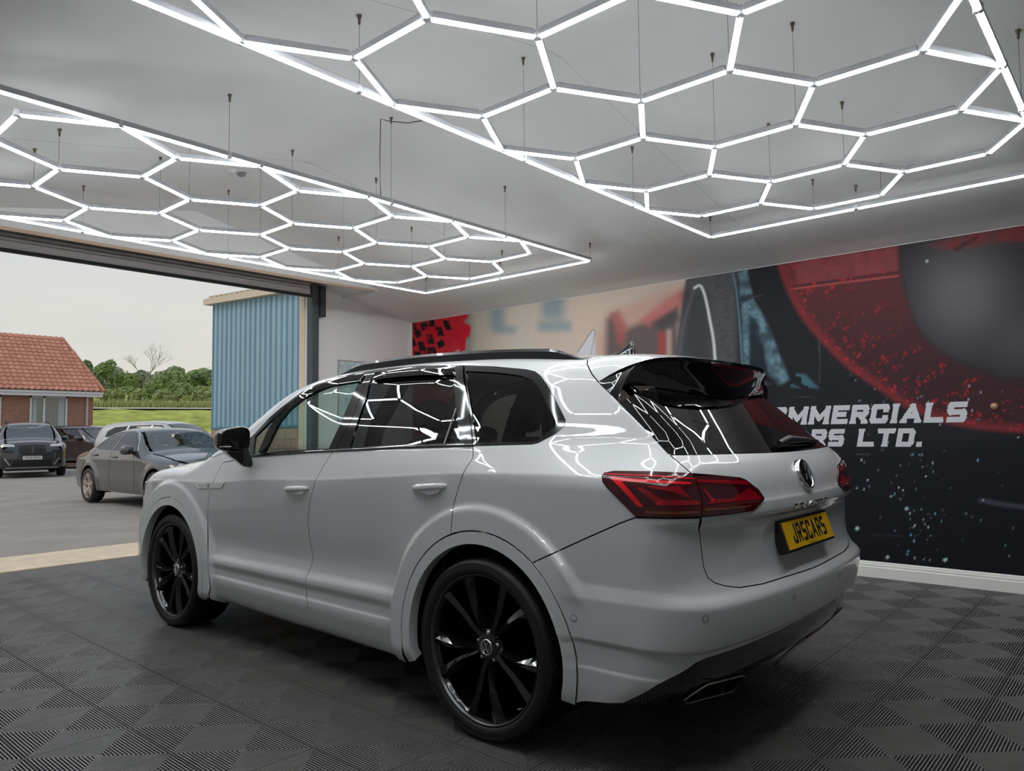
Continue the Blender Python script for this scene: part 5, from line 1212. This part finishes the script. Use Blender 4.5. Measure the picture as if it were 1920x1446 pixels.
suvA = dict(wb=3.10, wr=.40, x=(-1.05,4.02), track=.86, belt=1.16, sill=.30, k=.14,
    T=[(-1.1,1.40),(-.9,1.62),(-.6,1.76),(0,1.815),(.8,1.83),(1.5,1.80),(1.85,1.73),(2.2,1.55),(2.55,1.35),(2.75,1.265),(3.0,1.235),(3.5,1.19),(3.75,1.13),(3.9,1.02)],
    W=[(.18,.84),(.28,.93),(.4,.965),(.6,.975),(.85,.985),(1.05,.985),(1.12,.975),(1.18,.95),(1.4,.86),(1.6,.76),(1.75,.68),(1.9,.6)],
    R=[(.2,-.85),(.4,-1.02),(.7,-1.05),(1.0,-1.05),(1.15,-1.02),(1.5,-.90),(1.7,-.80),(1.9,-.7)], F=[(.2,3.88),(.3,3.96),(.6,4.02),(.9,4.01),(1.05,3.96),(1.18,3.85),(1.3,3.7)],
    marks=(None,-.75,1.85,2.72), win=[[(2.38,1.20),(1.30,1.22),(1.35,1.68),(1.7,1.66),(2.0,1.5)],[(1.24,1.22),(.35,1.24),(.40,1.66),(1.28,1.68)],[(.28,1.24),(-.45,1.30),(-.42,1.48),(-.2,1.62),(.33,1.66)]],
    glass=DGL, wsg=LGL, paint=PBLK, rim=RIMB, mirror=(2.15,1.24),
    front=[('grille', [(0,.72),(.30,.72),(.36,.80),(.36,1.00),(.30,1.03),(0,1.03)], GRIL, True), ('headlamp', [(.46,.98),(.80,.98),(.86,1.03),(.78,1.08),(.50,1.05)], HLAMP, False), ('lower_lamp', [(.50,.78),(.78,.80),(.80,.90),(.56,.88)], GRIL, False), ('air_intake', [(0,.36),(.55,.36),(.50,.56),(0,.56)], GRIL, True), ('bumper_blade', [(.56,.40),(.62,.40),(.76,.62),(.70,.62)], mat('bumper_silver', (.35,.35,.36), rough=.3, metal=.7), False), ('splitter', [(0,.30),(.70,.30),(.72,.335),(0,.335)], mat('bumper_silver', (.35,.35,.36)), True)], rear=[('tail_lamp', [(.5,1.0),(.8,1.0),(.8,1.1),(.5,1.1)], REDL, False)],
    plate=(.63,'YD70 PWO'), rails=[[(1.6,.0),(1.5,.05),(.5,.06),(-.4,.05),(-.55,0)]])
bx = at(62, 893, 25.0); face_cam = math.atan2(CAM[1]-bx[1], CAM[0]-bx[0])
def place(front_x, px, D, hd):
    """ground position of the rear axle so that the car's nose stands under pixel column px"""
    p = at(px, 893, D); return (p[0]-front_x*math.cos(hd), p[1]-front_x*math.sin(hd), 0)
k1 = gen_car('parked_suv', 'black SUV with a tall slatted grille facing the doorway', suvA, place(4.0, 60, 23.6, face_cam+.06), face_cam+.06)
for i in range(11):
    for sg in (-1, 1):
        y = .035+.028*i
        MB().box((4.020-.02*(y/.36)**2, sg*y-.005, .73),(4.045-.02*(y/.36)**2, sg*y+.005, 1.02)).build('grille_slat', SLATM, k1)
m0 = np.array([13.62, -2.20]); m1 = np.array([11.05, -2.24]); hd = math.atan2(m1[1]-m0[1], m1[0]-m0[0])
# heading towards the camera side; near flank is the car's right flank
nx_, ny_ = math.sin(hd), -math.cos(hd)
ra = m0-np.array([nx_, ny_])*0.90
gen_car('saloon_car', 'dark grey saloon with five-spoke alloy wheels beside the blue building', sedan, (ra[0], ra[1], 0), hd)
suvB = dict(suvA); suvB.update(paint=PBRN, wb=2.95, x=(-1.0,3.85), plate=(.63,' '), rails=(), T=[(-1.1,1.35),(-.9,1.60),(-.6,1.72),(0,1.77),(.8,1.785),(1.4,1.76),(1.75,1.69),(2.1,1.50),(2.42,1.31),(2.62,1.24),(2.9,1.21),(3.4,1.16),(3.6,1.10),(3.75,.98)],
    F=[(.2,3.70),(.3,3.78),(.6,3.84),(.9,3.83),(1.05,3.77),(1.16,3.66),(1.3,3.5)], marks=(None,-.75,1.75,2.58), win=[[(2.28,1.17),(1.22,1.19),(1.27,1.64),(1.6,1.62),(1.88,1.46)],[(1.16,1.19),(.33,1.21),(.38,1.62),(1.20,1.64)],[(.26,1.21),(-.45,1.27),(-.42,1.45),(-.2,1.58),(.31,1.62)]], mirror=(2.05,1.22)); del suvB['plate']
hdB = face_cam+.62; pB = at(160, 870, 31.0)
gen_car('parked_suv', 'dark brown SUV parked between the black SUV and the grey saloon', suvB, (pB[0]-1.2*math.cos(hdB), pB[1]-1.2*math.sin(hdB), 0), hdB)
suvC = dict(suvB); suvC.update(paint=PSIL, roofm=PSIL); pC = at(318, 860, 24.5); hdC = face_cam+.75
gen_car('parked_suv', 'pale silver SUV parked behind the grey saloon', suvC, (pC[0]-1.3*math.cos(hdC), pC[1]-1.3*math.sin(hdC), 0), hdC)
suvD = dict(sedan); suvD.update(paint=PRED); suvD['T'] = [(a, b*1.12) for a, b in sedan['T']]; pD = at(374, 860, 37); hdD = face_cam+2.6
suvD['T'] = sedan['T']
gen_car('red_car', 'red car parked beside the blue building', suvD, (pD[0], pD[1], .25*0), hdD)

# ---- blue clad building
BY = -4.62; BX0, BX1 = 6.6, 13.52
bb = empty('clad_building', (BX0, BY, 0)); tag(bb, 'blue corrugated metal building with cream eaves and block base', 'building')
BLU = mat('blue_metal_cladding', (.30, .47, .56), rough=.5, noise=.06, nscale=3, stretch=(1, 1, .15))
nsh = 7; shw = (BX1-BX0)/nsh; zb0, ztop = 1.46, 4.13
for k in range(nsh):
    mb = MB(); x0 = BX0+k*shw; sec = []
    nr = 5; pw = shw/nr
    for r in range(nr):
        a = x0+r*pw; sec += [(a, 0), (a+pw*.52, 0), (a+pw*.60, .035), (a+pw*.92, .035)]
    sec.append((x0+shw, 0)); zt = lambda x: 4.02+(x-10.65)/(13.52-10.65)*.14
    mb.grid([[(x, BY-d, zb0) for x, d in sec], [(x, BY-d, zt(x)) for x, d in sec]], smooth=False)
    par(mb.build('cladding_sheet', BLU), bb)
par(MB().box((BX0, BY-.3, zb0-.05),(BX1, BY+.012, zb0)).build('drip_trim', mat('blue_trim', (.10,.24,.36), rough=.5)), bb)
par(MB().box((BX1-.02, BY-6, 0),(BX1, BY-.01, 4.1)).build('gable_wall', BLU), bb)
par(MB().prism([(BX0, 3.86),(BX1+.18, 4.17),(BX1+.18, 4.30),(BX0, 3.99)], 'y', BY-.05, BY+.13).build('eaves_gutter', CRM), bb)
par(MB().prism([(BX0, 4.0),(BX1+.1, 4.3),(BX1+.1, 4.36),(BX0, 4.06)], 'y', BY-6, BY+.05).build('roof_sheet', mat('roof_sheet_grey', (.4,.38,.35), rough=.7)), bb)
for k in range(14):
    x = BX1-k*.22; par(MB().box((x-.05, BY-.2, 4.29-.0446*(BX1-x)),(x, BY+.10, 4.345-.0446*(BX1-x))).build('roof_rib', CRM), bb)
BLKS = [mat('block_%s' % n, c, rough=.85, noise=.1, nscale=8) for n, c in (('sand', (.46,.33,.23)), ('pink', (.44,.27,.20)), ('buff', (.50,.38,.25)))]
bkm = {}
for r in range(7):
    for c in range(17):
        x0 = BX0+c*.44-(.22 if r % 2 else 0); xa, xb = max(x0, BX0), min(x0+.43, BX1)
        if xb-xa < .05: continue
        par(MB().box((xa, BY-.2, r*.20),(xb, BY, r*.20+.19)).build('block', BLKS[(r*5+c*3) % 3]), bb)
par(MB().box((BX0, BY-.22, 0),(BX1, BY-.012, 1.42)).build('mortar_core', mat('mortar', (.42,.38,.32), rough=.9)), bb)
dp = MB().tube([(BX0+.2, BY+.06, 0), (BX0+.2, BY+.06, 3.9)], .04, 8); par(dp.build('downpipe', CRM), bb)

# ---- brick bungalow
HD = 34.0
hc = at(193, 737, HD); hr = np.array([0, -1.0, 0]); hn = np.array([-1.0, 0, 0])
hz = hc[2]
def hp(u, w, z): p = np.array([hc[0], hc[1], 0])-hr*u-hn*w; return (p[0], p[1], z)
hs = empty('brick_bungalow', hp(3, 2, 0)); tag(hs, 'red brick bungalow with orange pantile roof and white window', 'building')
BRK = bpy.data.materials.new('red_brick_wall'); BRK.use_nodes = True; t = BRK.node_tree; b_ = t.nodes['Principled BSDF']; br = t.nodes.new('ShaderNodeTexBrick'); tcx = t.nodes.new('ShaderNodeTexCoord'); mpx = t.nodes.new('ShaderNodeMapping')
mpx.inputs['Rotation'].default_value = (math.pi/2, 0, 0)
br.inputs['Color1'].default_value = (.36, .155, .095, 1); br.inputs['Color2'].default_value = (.29, .12, .08, 1); br.inputs['Mortar'].default_value = (.40, .32, .26, 1); br.inputs['Scale'].default_value = 1.0; br.inputs['Brick Width'].default_value = .225; br.inputs['Row Height'].default_value = .075; br.inputs['Mortar Size'].default_value = .008
t.links.new(tcx.outputs['Object'], mpx.inputs['Vector']); t.links.new(mpx.outputs[0], br.inputs['Vector']); t.links.new(br.outputs['Color'], b_.inputs['Base Color']); b_.inputs['Roughness'].default_value = .85
HM = Matrix(((-hr[0], -hn[0], 0, hc[0]), (-hr[1], -hn[1], 0, hc[1]), (0, 0, 1, 0), (0, 0, 0, 1)))
def hobj(mb, nm, m_, parent=hs):
    o = mb.build(nm, m_, None); o.matrix_world = HM; p0 = parent
    while p0.parent: p0 = p0.parent
    o.parent = parent; o.matrix_parent_inverse = (Matrix.Translation(hs.location) if parent == hs else HM).inverted(); return o
ez_ = hz; k_px = HD/FPX
uw = lambda px: float(pix_on([(px, 737)], 0, hc[0]+.4)[0][1]-hc[1])
wl = uw(176)
wall_o = hobj(MB().box((wl, .45, 0),(12, .70, ez_-.02)).box((wl, .702, 0),(wl+.25, 7.0, ez_-.02)), 'wall', BRK)
hobj(MB().box((0, .0, ez_-.20),(12, .06, ez_-.02)).box((-.02, -.06, ez_-.06),(12, .03, ez_+.05)), 'gutter_board', mat('white_upvc', (.72,.72,.72), rough=.4))
hobj(MB().box((0, .06, ez_-.08),(12, .46, ez_-.05)), 'soffit', mat('white_upvc', (.72,.72,.72)))
hobj(MB().tube([(uw(170), .30, ez_-.12), (uw(164), .40, ez_-.22), (uw(164), .42, .1)], .05, 8), 'downpipe', mat('white_upvc', (.72,.72,.72)))
def zpx(y, px=92, dx=.4): return float(pix_on([(px, y)], 0, hc[0]+dx)[0][2])
for (xa, xb) in ((57, 127), (-60, 3)):
    u0, u1 = uw(xb), uw(xa); z1_, z0_ = zpx(743), zpx(801)
    fr = hobj(MB().box((u0, .40, z0_),(u0+.07, .47, z1_)).box((u1-.07, .40, z0_),(u1, .47, z1_)).box((u0, .40, z1_-.07),(u1, .47, z1_)).box((u0-.05, .36, z0_-.06),(u1+.05, .47, z0_+.05)).box((u0+(u1-u0)*.60, .40, z0_),(u0+(u1-u0)*.60+.08, .47, z1_)), 'window_frame', mat('white_upvc', (.72,.72,.72)))
    o = hobj(MB().box((u0+.06, .435, z0_+.04),(u1-.06, .440, z1_-.06)), 'window_pane', mat('window_reflection', (.16,.17,.16), rough=.04, coat=1.0), fr)
    for ca, cb in ((.08, .24), (.82, .92)):
        hobj(MB().box((u0+(u1-u0)*ca, .428, z0_+.06),(u0+(u1-u0)*cb, .434, z1_-.08)), 'curtain', mat('pale_curtain', (.42,.48,.48), rough=.8), fr)
# roof: front slope with pantiles, hip to the right
run = 3.6; rp_ = pix_on([(118, 637)], 0, hc[0]+run)[0]; rz1 = float(rp_[2]); ur = float(rp_[1]-hc[1])
slope = math.hypot(run, rz1-ez_)
core = MB(); core.add([(-.05, -.08, ez_+.03),(12, -.08, ez_+.03),(12, run, rz1-.06),(ur, run, rz1-.06)], [(0,1,2,3)]); core.add([(-.05, -.08, ez_+.03),(ur, run, rz1-.06),(-.05, 2*run, ez_+.03)], [(0,1,2)])
roof_o = hobj(core, 'roof', mat('roof_underlay', (.20,.08,.05), rough=.9))
PAN = [mat('pantile_%d' % i, c, rough=.75, noise=.12, nscale=3) for i, c in enumerate(((.52,.22,.14), (.48,.195,.125), (.56,.245,.155)))]
tw_, th_ = .235, .305
def pantile():
    v = []; f = []
    prof = [(-.5,.012),(-.32,.045),(-.12,.050),(.06,.020),(.28,.004),(.5,.012)]
    for s, up in ((0, .030), (1.08, .0)):
        for a, h in prof: v.append((a*tw_, s*th_, h*.9+up))
    n = len(prof); f += [(i, i+1, n+i+1, n+i) for i in range(n-1)]
    for a, h in prof: v.append((a*tw_, 0, h*.9+.005))
    f += [(2*n+i, 2*n+i+1, i+1, i) for i in range(n-1)]
    return v, f
pv, pf = pantile(); pms = []
for m_ in PAN:
    me = bpy.data.meshes.new('roof_tile'); me.from_pydata(pv, [], pf); me.materials.append(m_); me.update(); pms.append(me)
sa = math.atan2(rz1-ez_, run); nrow = int(slope/th_); tcount = 0; extra = MB(); rngt = random.Random(5)
SM = lambda u, s: HM @ Matrix.Translation((u, -.08+math.cos(sa)*s, ez_+.05+math.sin(sa)*s)) @ Matrix.Rotation(sa, 4, 'X')
for r in range(nrow+1):
    s = r*th_; hipu = -.05+(ur+.05)*(s/slope)
    for c in range(56):
        u = hipu+tw_*.6+c*tw_-((hipu+tw_*.6) % tw_)
        if u < hipu+tw_*.3 or u > 11: continue
        if u > 5.2 or tcount >= 300: 
            M_ = SM(u, s); MM = HM.inverted() @ M_; extra.add([tuple(MM @ Vector(p)) for p in pv], pf); continue
        o = bpy.data.objects.new('roof_tile', pms[rngt.randrange(3)]); COL.objects.link(o); o.matrix_world = SM(u, s); o.parent = roof_o; o.matrix_parent_inverse = HM.inverted(); tcount += 1
eo = hobj(extra, 'roof_tile_field', PAN[0], roof_o); eo['kind'] = 'stuff'
hobj(MB().tube([(ur-.05, run, rz1-.02), (12, run, rz1-.02)], .11, 8), 'ridge_tile', mat('ridge_ochre', (.36,.25,.12), rough=.8), roof_o)
hobj(MB().tube([(-.05, -.05, ez_+.05), (ur, run, rz1-.02)], .09, 8), 'hip_tile', PAN[1], roof_o)

# ---- grass bank, path, trees
dv = pixel_ray([(290, 818)])[0]; dv = np.array([dv[0], dv[1], 0]); dv /= np.linalg.norm(dv); sv = np.array([-dv[1], dv[0], 0])   # sv to the left
zt_ = pchip([(40,-.3),(42,.2),(44,1.0),(47,1.95),(52,2.88),(54.5,3.08),(56.5,3.14),(59,3.25),(72,4.02),(90,4.6),(140,7.0),(220,12)])
def tpos(s, d, dz=0.0): return (CAM[0]+dv[0]*d+sv[0]*s, CAM[1]+dv[1]*d+sv[1]*s, float(zt_(X_(d)))+dz)
GRS = mat('bright_grass', (.36, .40, .07), rough=.9, noise=.35, nscale=1.2, bump=.4, bscale=14)
ds_ = np.concatenate([np.linspace(40, 60, 31), np.linspace(62, 220, 24)]); sfr = np.linspace(0, 1, 56); rr_ = np.random.default_rng(8)
struct(MB().grid([[tuple(np.array(tpos(s, d))+[0, 0, .05*rr_.standard_normal()]) for s in -50+sfr*(50+4.3+max(0, d-48)*1.0)] for d in ds_]).build('grass_bank', GRS))
struct(MB().grid([[tpos(s, d, .09) for s in np.linspace(-40, 8, 60)] for d in (52.6, 54.0, 55.5, 57.0, 58.4)]).build('gravel_path', mat('pale_path', (.50,.47,.40), rough=.9)))
TALL = [mat('tall_grass', (.40,.42,.16), rough=.9, noise=.3, nscale=5)]
tg_ = MB(); rq = random.Random(2)
for k in range(5200):
    s, d = rq.uniform(-14, 6), rq.uniform(58.8, 61.0); p = tpos(s, d); h = rq.uniform(.25, .75); w = .05; a = rq.uniform(0, 3.14); lx, ly = rq.uniform(-.2, .2), rq.uniform(-.2, .2)
    c_, s_ = math.cos(a)*w, math.sin(a)*w
    tg_.add([(p[0]-c_, p[1]-s_, p[2]-.05), (p[0]+c_, p[1]+s_, p[2]-.05), (p[0]+lx, p[1]+ly, p[2]+h)], [(0,1,2)])
tgo = tg_.build('meadow_grass', TALL[0], recalc=False); tag(tgo, 'tall pale meadow grass below the trees', 'grass', kind='stuff')
BARK = mat('tree_bark', (.12,.10,.08), rough=.9)
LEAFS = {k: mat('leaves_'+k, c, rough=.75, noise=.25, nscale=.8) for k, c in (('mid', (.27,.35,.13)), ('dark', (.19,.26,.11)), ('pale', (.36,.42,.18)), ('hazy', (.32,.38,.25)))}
def crown_tree(nm, label, px, D, ytop, wpx, kind, seed, base=None, stem=.3, n=2600, lobes=9, grp='trees beyond the grass bank'):
    r = np.random.default_rng(seed); c = at(px, 818, D); z0 = float(zt_(X_(np.dot(c[:2]-CAM[:2], dv[:2])))) if base is None else base
    zt = CAM[2]+(818-ytop)*D/FPX; H = max(zt-z0, 1.5); Wd = wpx*D/FPX/2
    root = empty(nm, (c[0], c[1], z0)); tag(root, label, 'tree' if 'tree' in nm else 'shrub', grp)
    lb = [(r.uniform(-.6, .6)*Wd, r.uniform(-.5, .5)*Wd, H*(stem+(1-stem)*r.uniform(.15, .78)), r.uniform(.42, .68)) for _ in range(lobes)]+[(0, 0, H*.72, .60)]
    mb = MB(); V = []; Fc = []
    for k in range(n):
        lx, ly, lz, ls = lb[r.integers(len(lb))]; d = r.standard_normal(3); d /= np.linalg.norm(d); rad = ls*r.uniform(.55, 1.0)**.5
        p = np.array([lx+d[0]*rad*Wd*.62, ly+d[1]*rad*Wd*.62, min(lz+d[2]*rad*H*(1-stem)*.38, H*.995)])
        if p[2] < H*stem*.4: continue
        s = r.uniform(.10, .22)*max(.7, Wd/2.2); n_ = d+.7*r.standard_normal(3); n_ /= np.linalg.norm(n_); a = np.cross(n_, [.3, .2, 1]); a /= np.linalg.norm(a); b = np.cross(n_, a); i = len(V)
        V += [p-a*s, p-b*s*.6, p+a*s, p+b*s*.6]; Fc.append((i, i+1, i+2, i+3))
    meshobj('foliage', V, Fc, LEAFS[kind], root)
    br_ = MB(); br_.tube([(0, 0, -.3), (.05, .02, H*.3), (0, .05, H*.7)], [.05*H**.7, .04*H**.7, .012*H**.7], 7)
    for lx, ly, lz, ls in lb[:6]: br_.tube([(0, 0, H*stem*.9), (lx*.5, ly*.5, (H*stem*.9+lz)/2), (lx, ly, lz)], [.025*H**.7, .018*H**.7, .006*H**.7], 5)
    br_.build('trunk', BARK, root)
ORD = ['first', 'second', 'third', 'fourth', 'fifth', 'sixth', 'seventh', 'eighth', 'ninth', 'tenth', 'eleventh', 'twelfth', 'thirteenth', 'fourteenth', 'fifteenth', 'sixteenth', 'seventeenth']
TL = 'mid green leafy tree standing beyond the grass bank'; TD = 'dark green dense tree standing beyond the grass bank'; TP = 'pale green bushy tree beyond the grass bank'; TH = 'hazy distant green tree on the far rise'
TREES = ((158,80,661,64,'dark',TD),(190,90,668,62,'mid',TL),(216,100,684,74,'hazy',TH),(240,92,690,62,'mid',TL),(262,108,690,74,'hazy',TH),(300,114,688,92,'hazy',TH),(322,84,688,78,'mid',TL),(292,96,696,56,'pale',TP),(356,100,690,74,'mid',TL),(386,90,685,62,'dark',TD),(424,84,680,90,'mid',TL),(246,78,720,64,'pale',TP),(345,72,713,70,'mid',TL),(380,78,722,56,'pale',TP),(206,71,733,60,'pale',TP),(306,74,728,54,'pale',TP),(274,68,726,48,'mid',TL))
rank = sorted(range(len(TREES)), key=lambda k: TREES[k][0])
for i, (px, D, yt, w, kd, lab) in enumerate(TREES):
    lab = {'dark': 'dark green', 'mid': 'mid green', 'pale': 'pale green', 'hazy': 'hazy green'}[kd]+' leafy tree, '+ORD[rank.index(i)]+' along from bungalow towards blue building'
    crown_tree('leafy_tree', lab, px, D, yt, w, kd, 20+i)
for i, (px, w, h) in enumerate(((190,44,744),(228,40,746),(262,46,745),(302,44,748),(334,40,747),(368,44,749),(396,40,746))):
    crown_tree('hedge_shrub', 'low pale shrub under the trees, '+ORD[i]+' along from the bungalow', px, (63, 66)[i % 2], h, w, 'pale', 60+i, n=900, stem=.05, lobes=5, grp='shrubs at the foot of the trees')
for i in range(6):
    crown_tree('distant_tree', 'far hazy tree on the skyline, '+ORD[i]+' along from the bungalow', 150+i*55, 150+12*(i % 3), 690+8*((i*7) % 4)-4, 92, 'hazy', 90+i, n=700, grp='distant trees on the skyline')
# bare tree
c = at(270, 818, 84); zb_ = float(zt_(X_(93.0))); bt = empty('bare_tree', (c[0], c[1], zb_)); tag(bt, 'leafless bare tree rising above the green trees', 'tree')
mbt = MB(); rb_ = random.Random(4)
def branch(p, d, l, r, n):
    q = p+d*l; mbt.tube([tuple(p), tuple((p+q)/2+Vector((rb_.uniform(-.05,.05), rb_.uniform(-.05,.05), 0))*l), tuple(q)], [r, r*.8, r*.6], 5, cap=False)
    if n:
        for k in range(3): branch(q, (d+Vector((rb_.uniform(-.7,.7), rb_.uniform(-.7,.7), rb_.uniform(-.1,.5)))).normalized(), l*rb_.uniform(.55,.78), r*.55, n-1)
branch(Vector((0, 0, 0)), Vector((.15, 0, 1)), 2.5, .11, 5)
mbt.build('branches', mat('grey_dead_bark', (.30,.27,.23), rough=.9), bt)
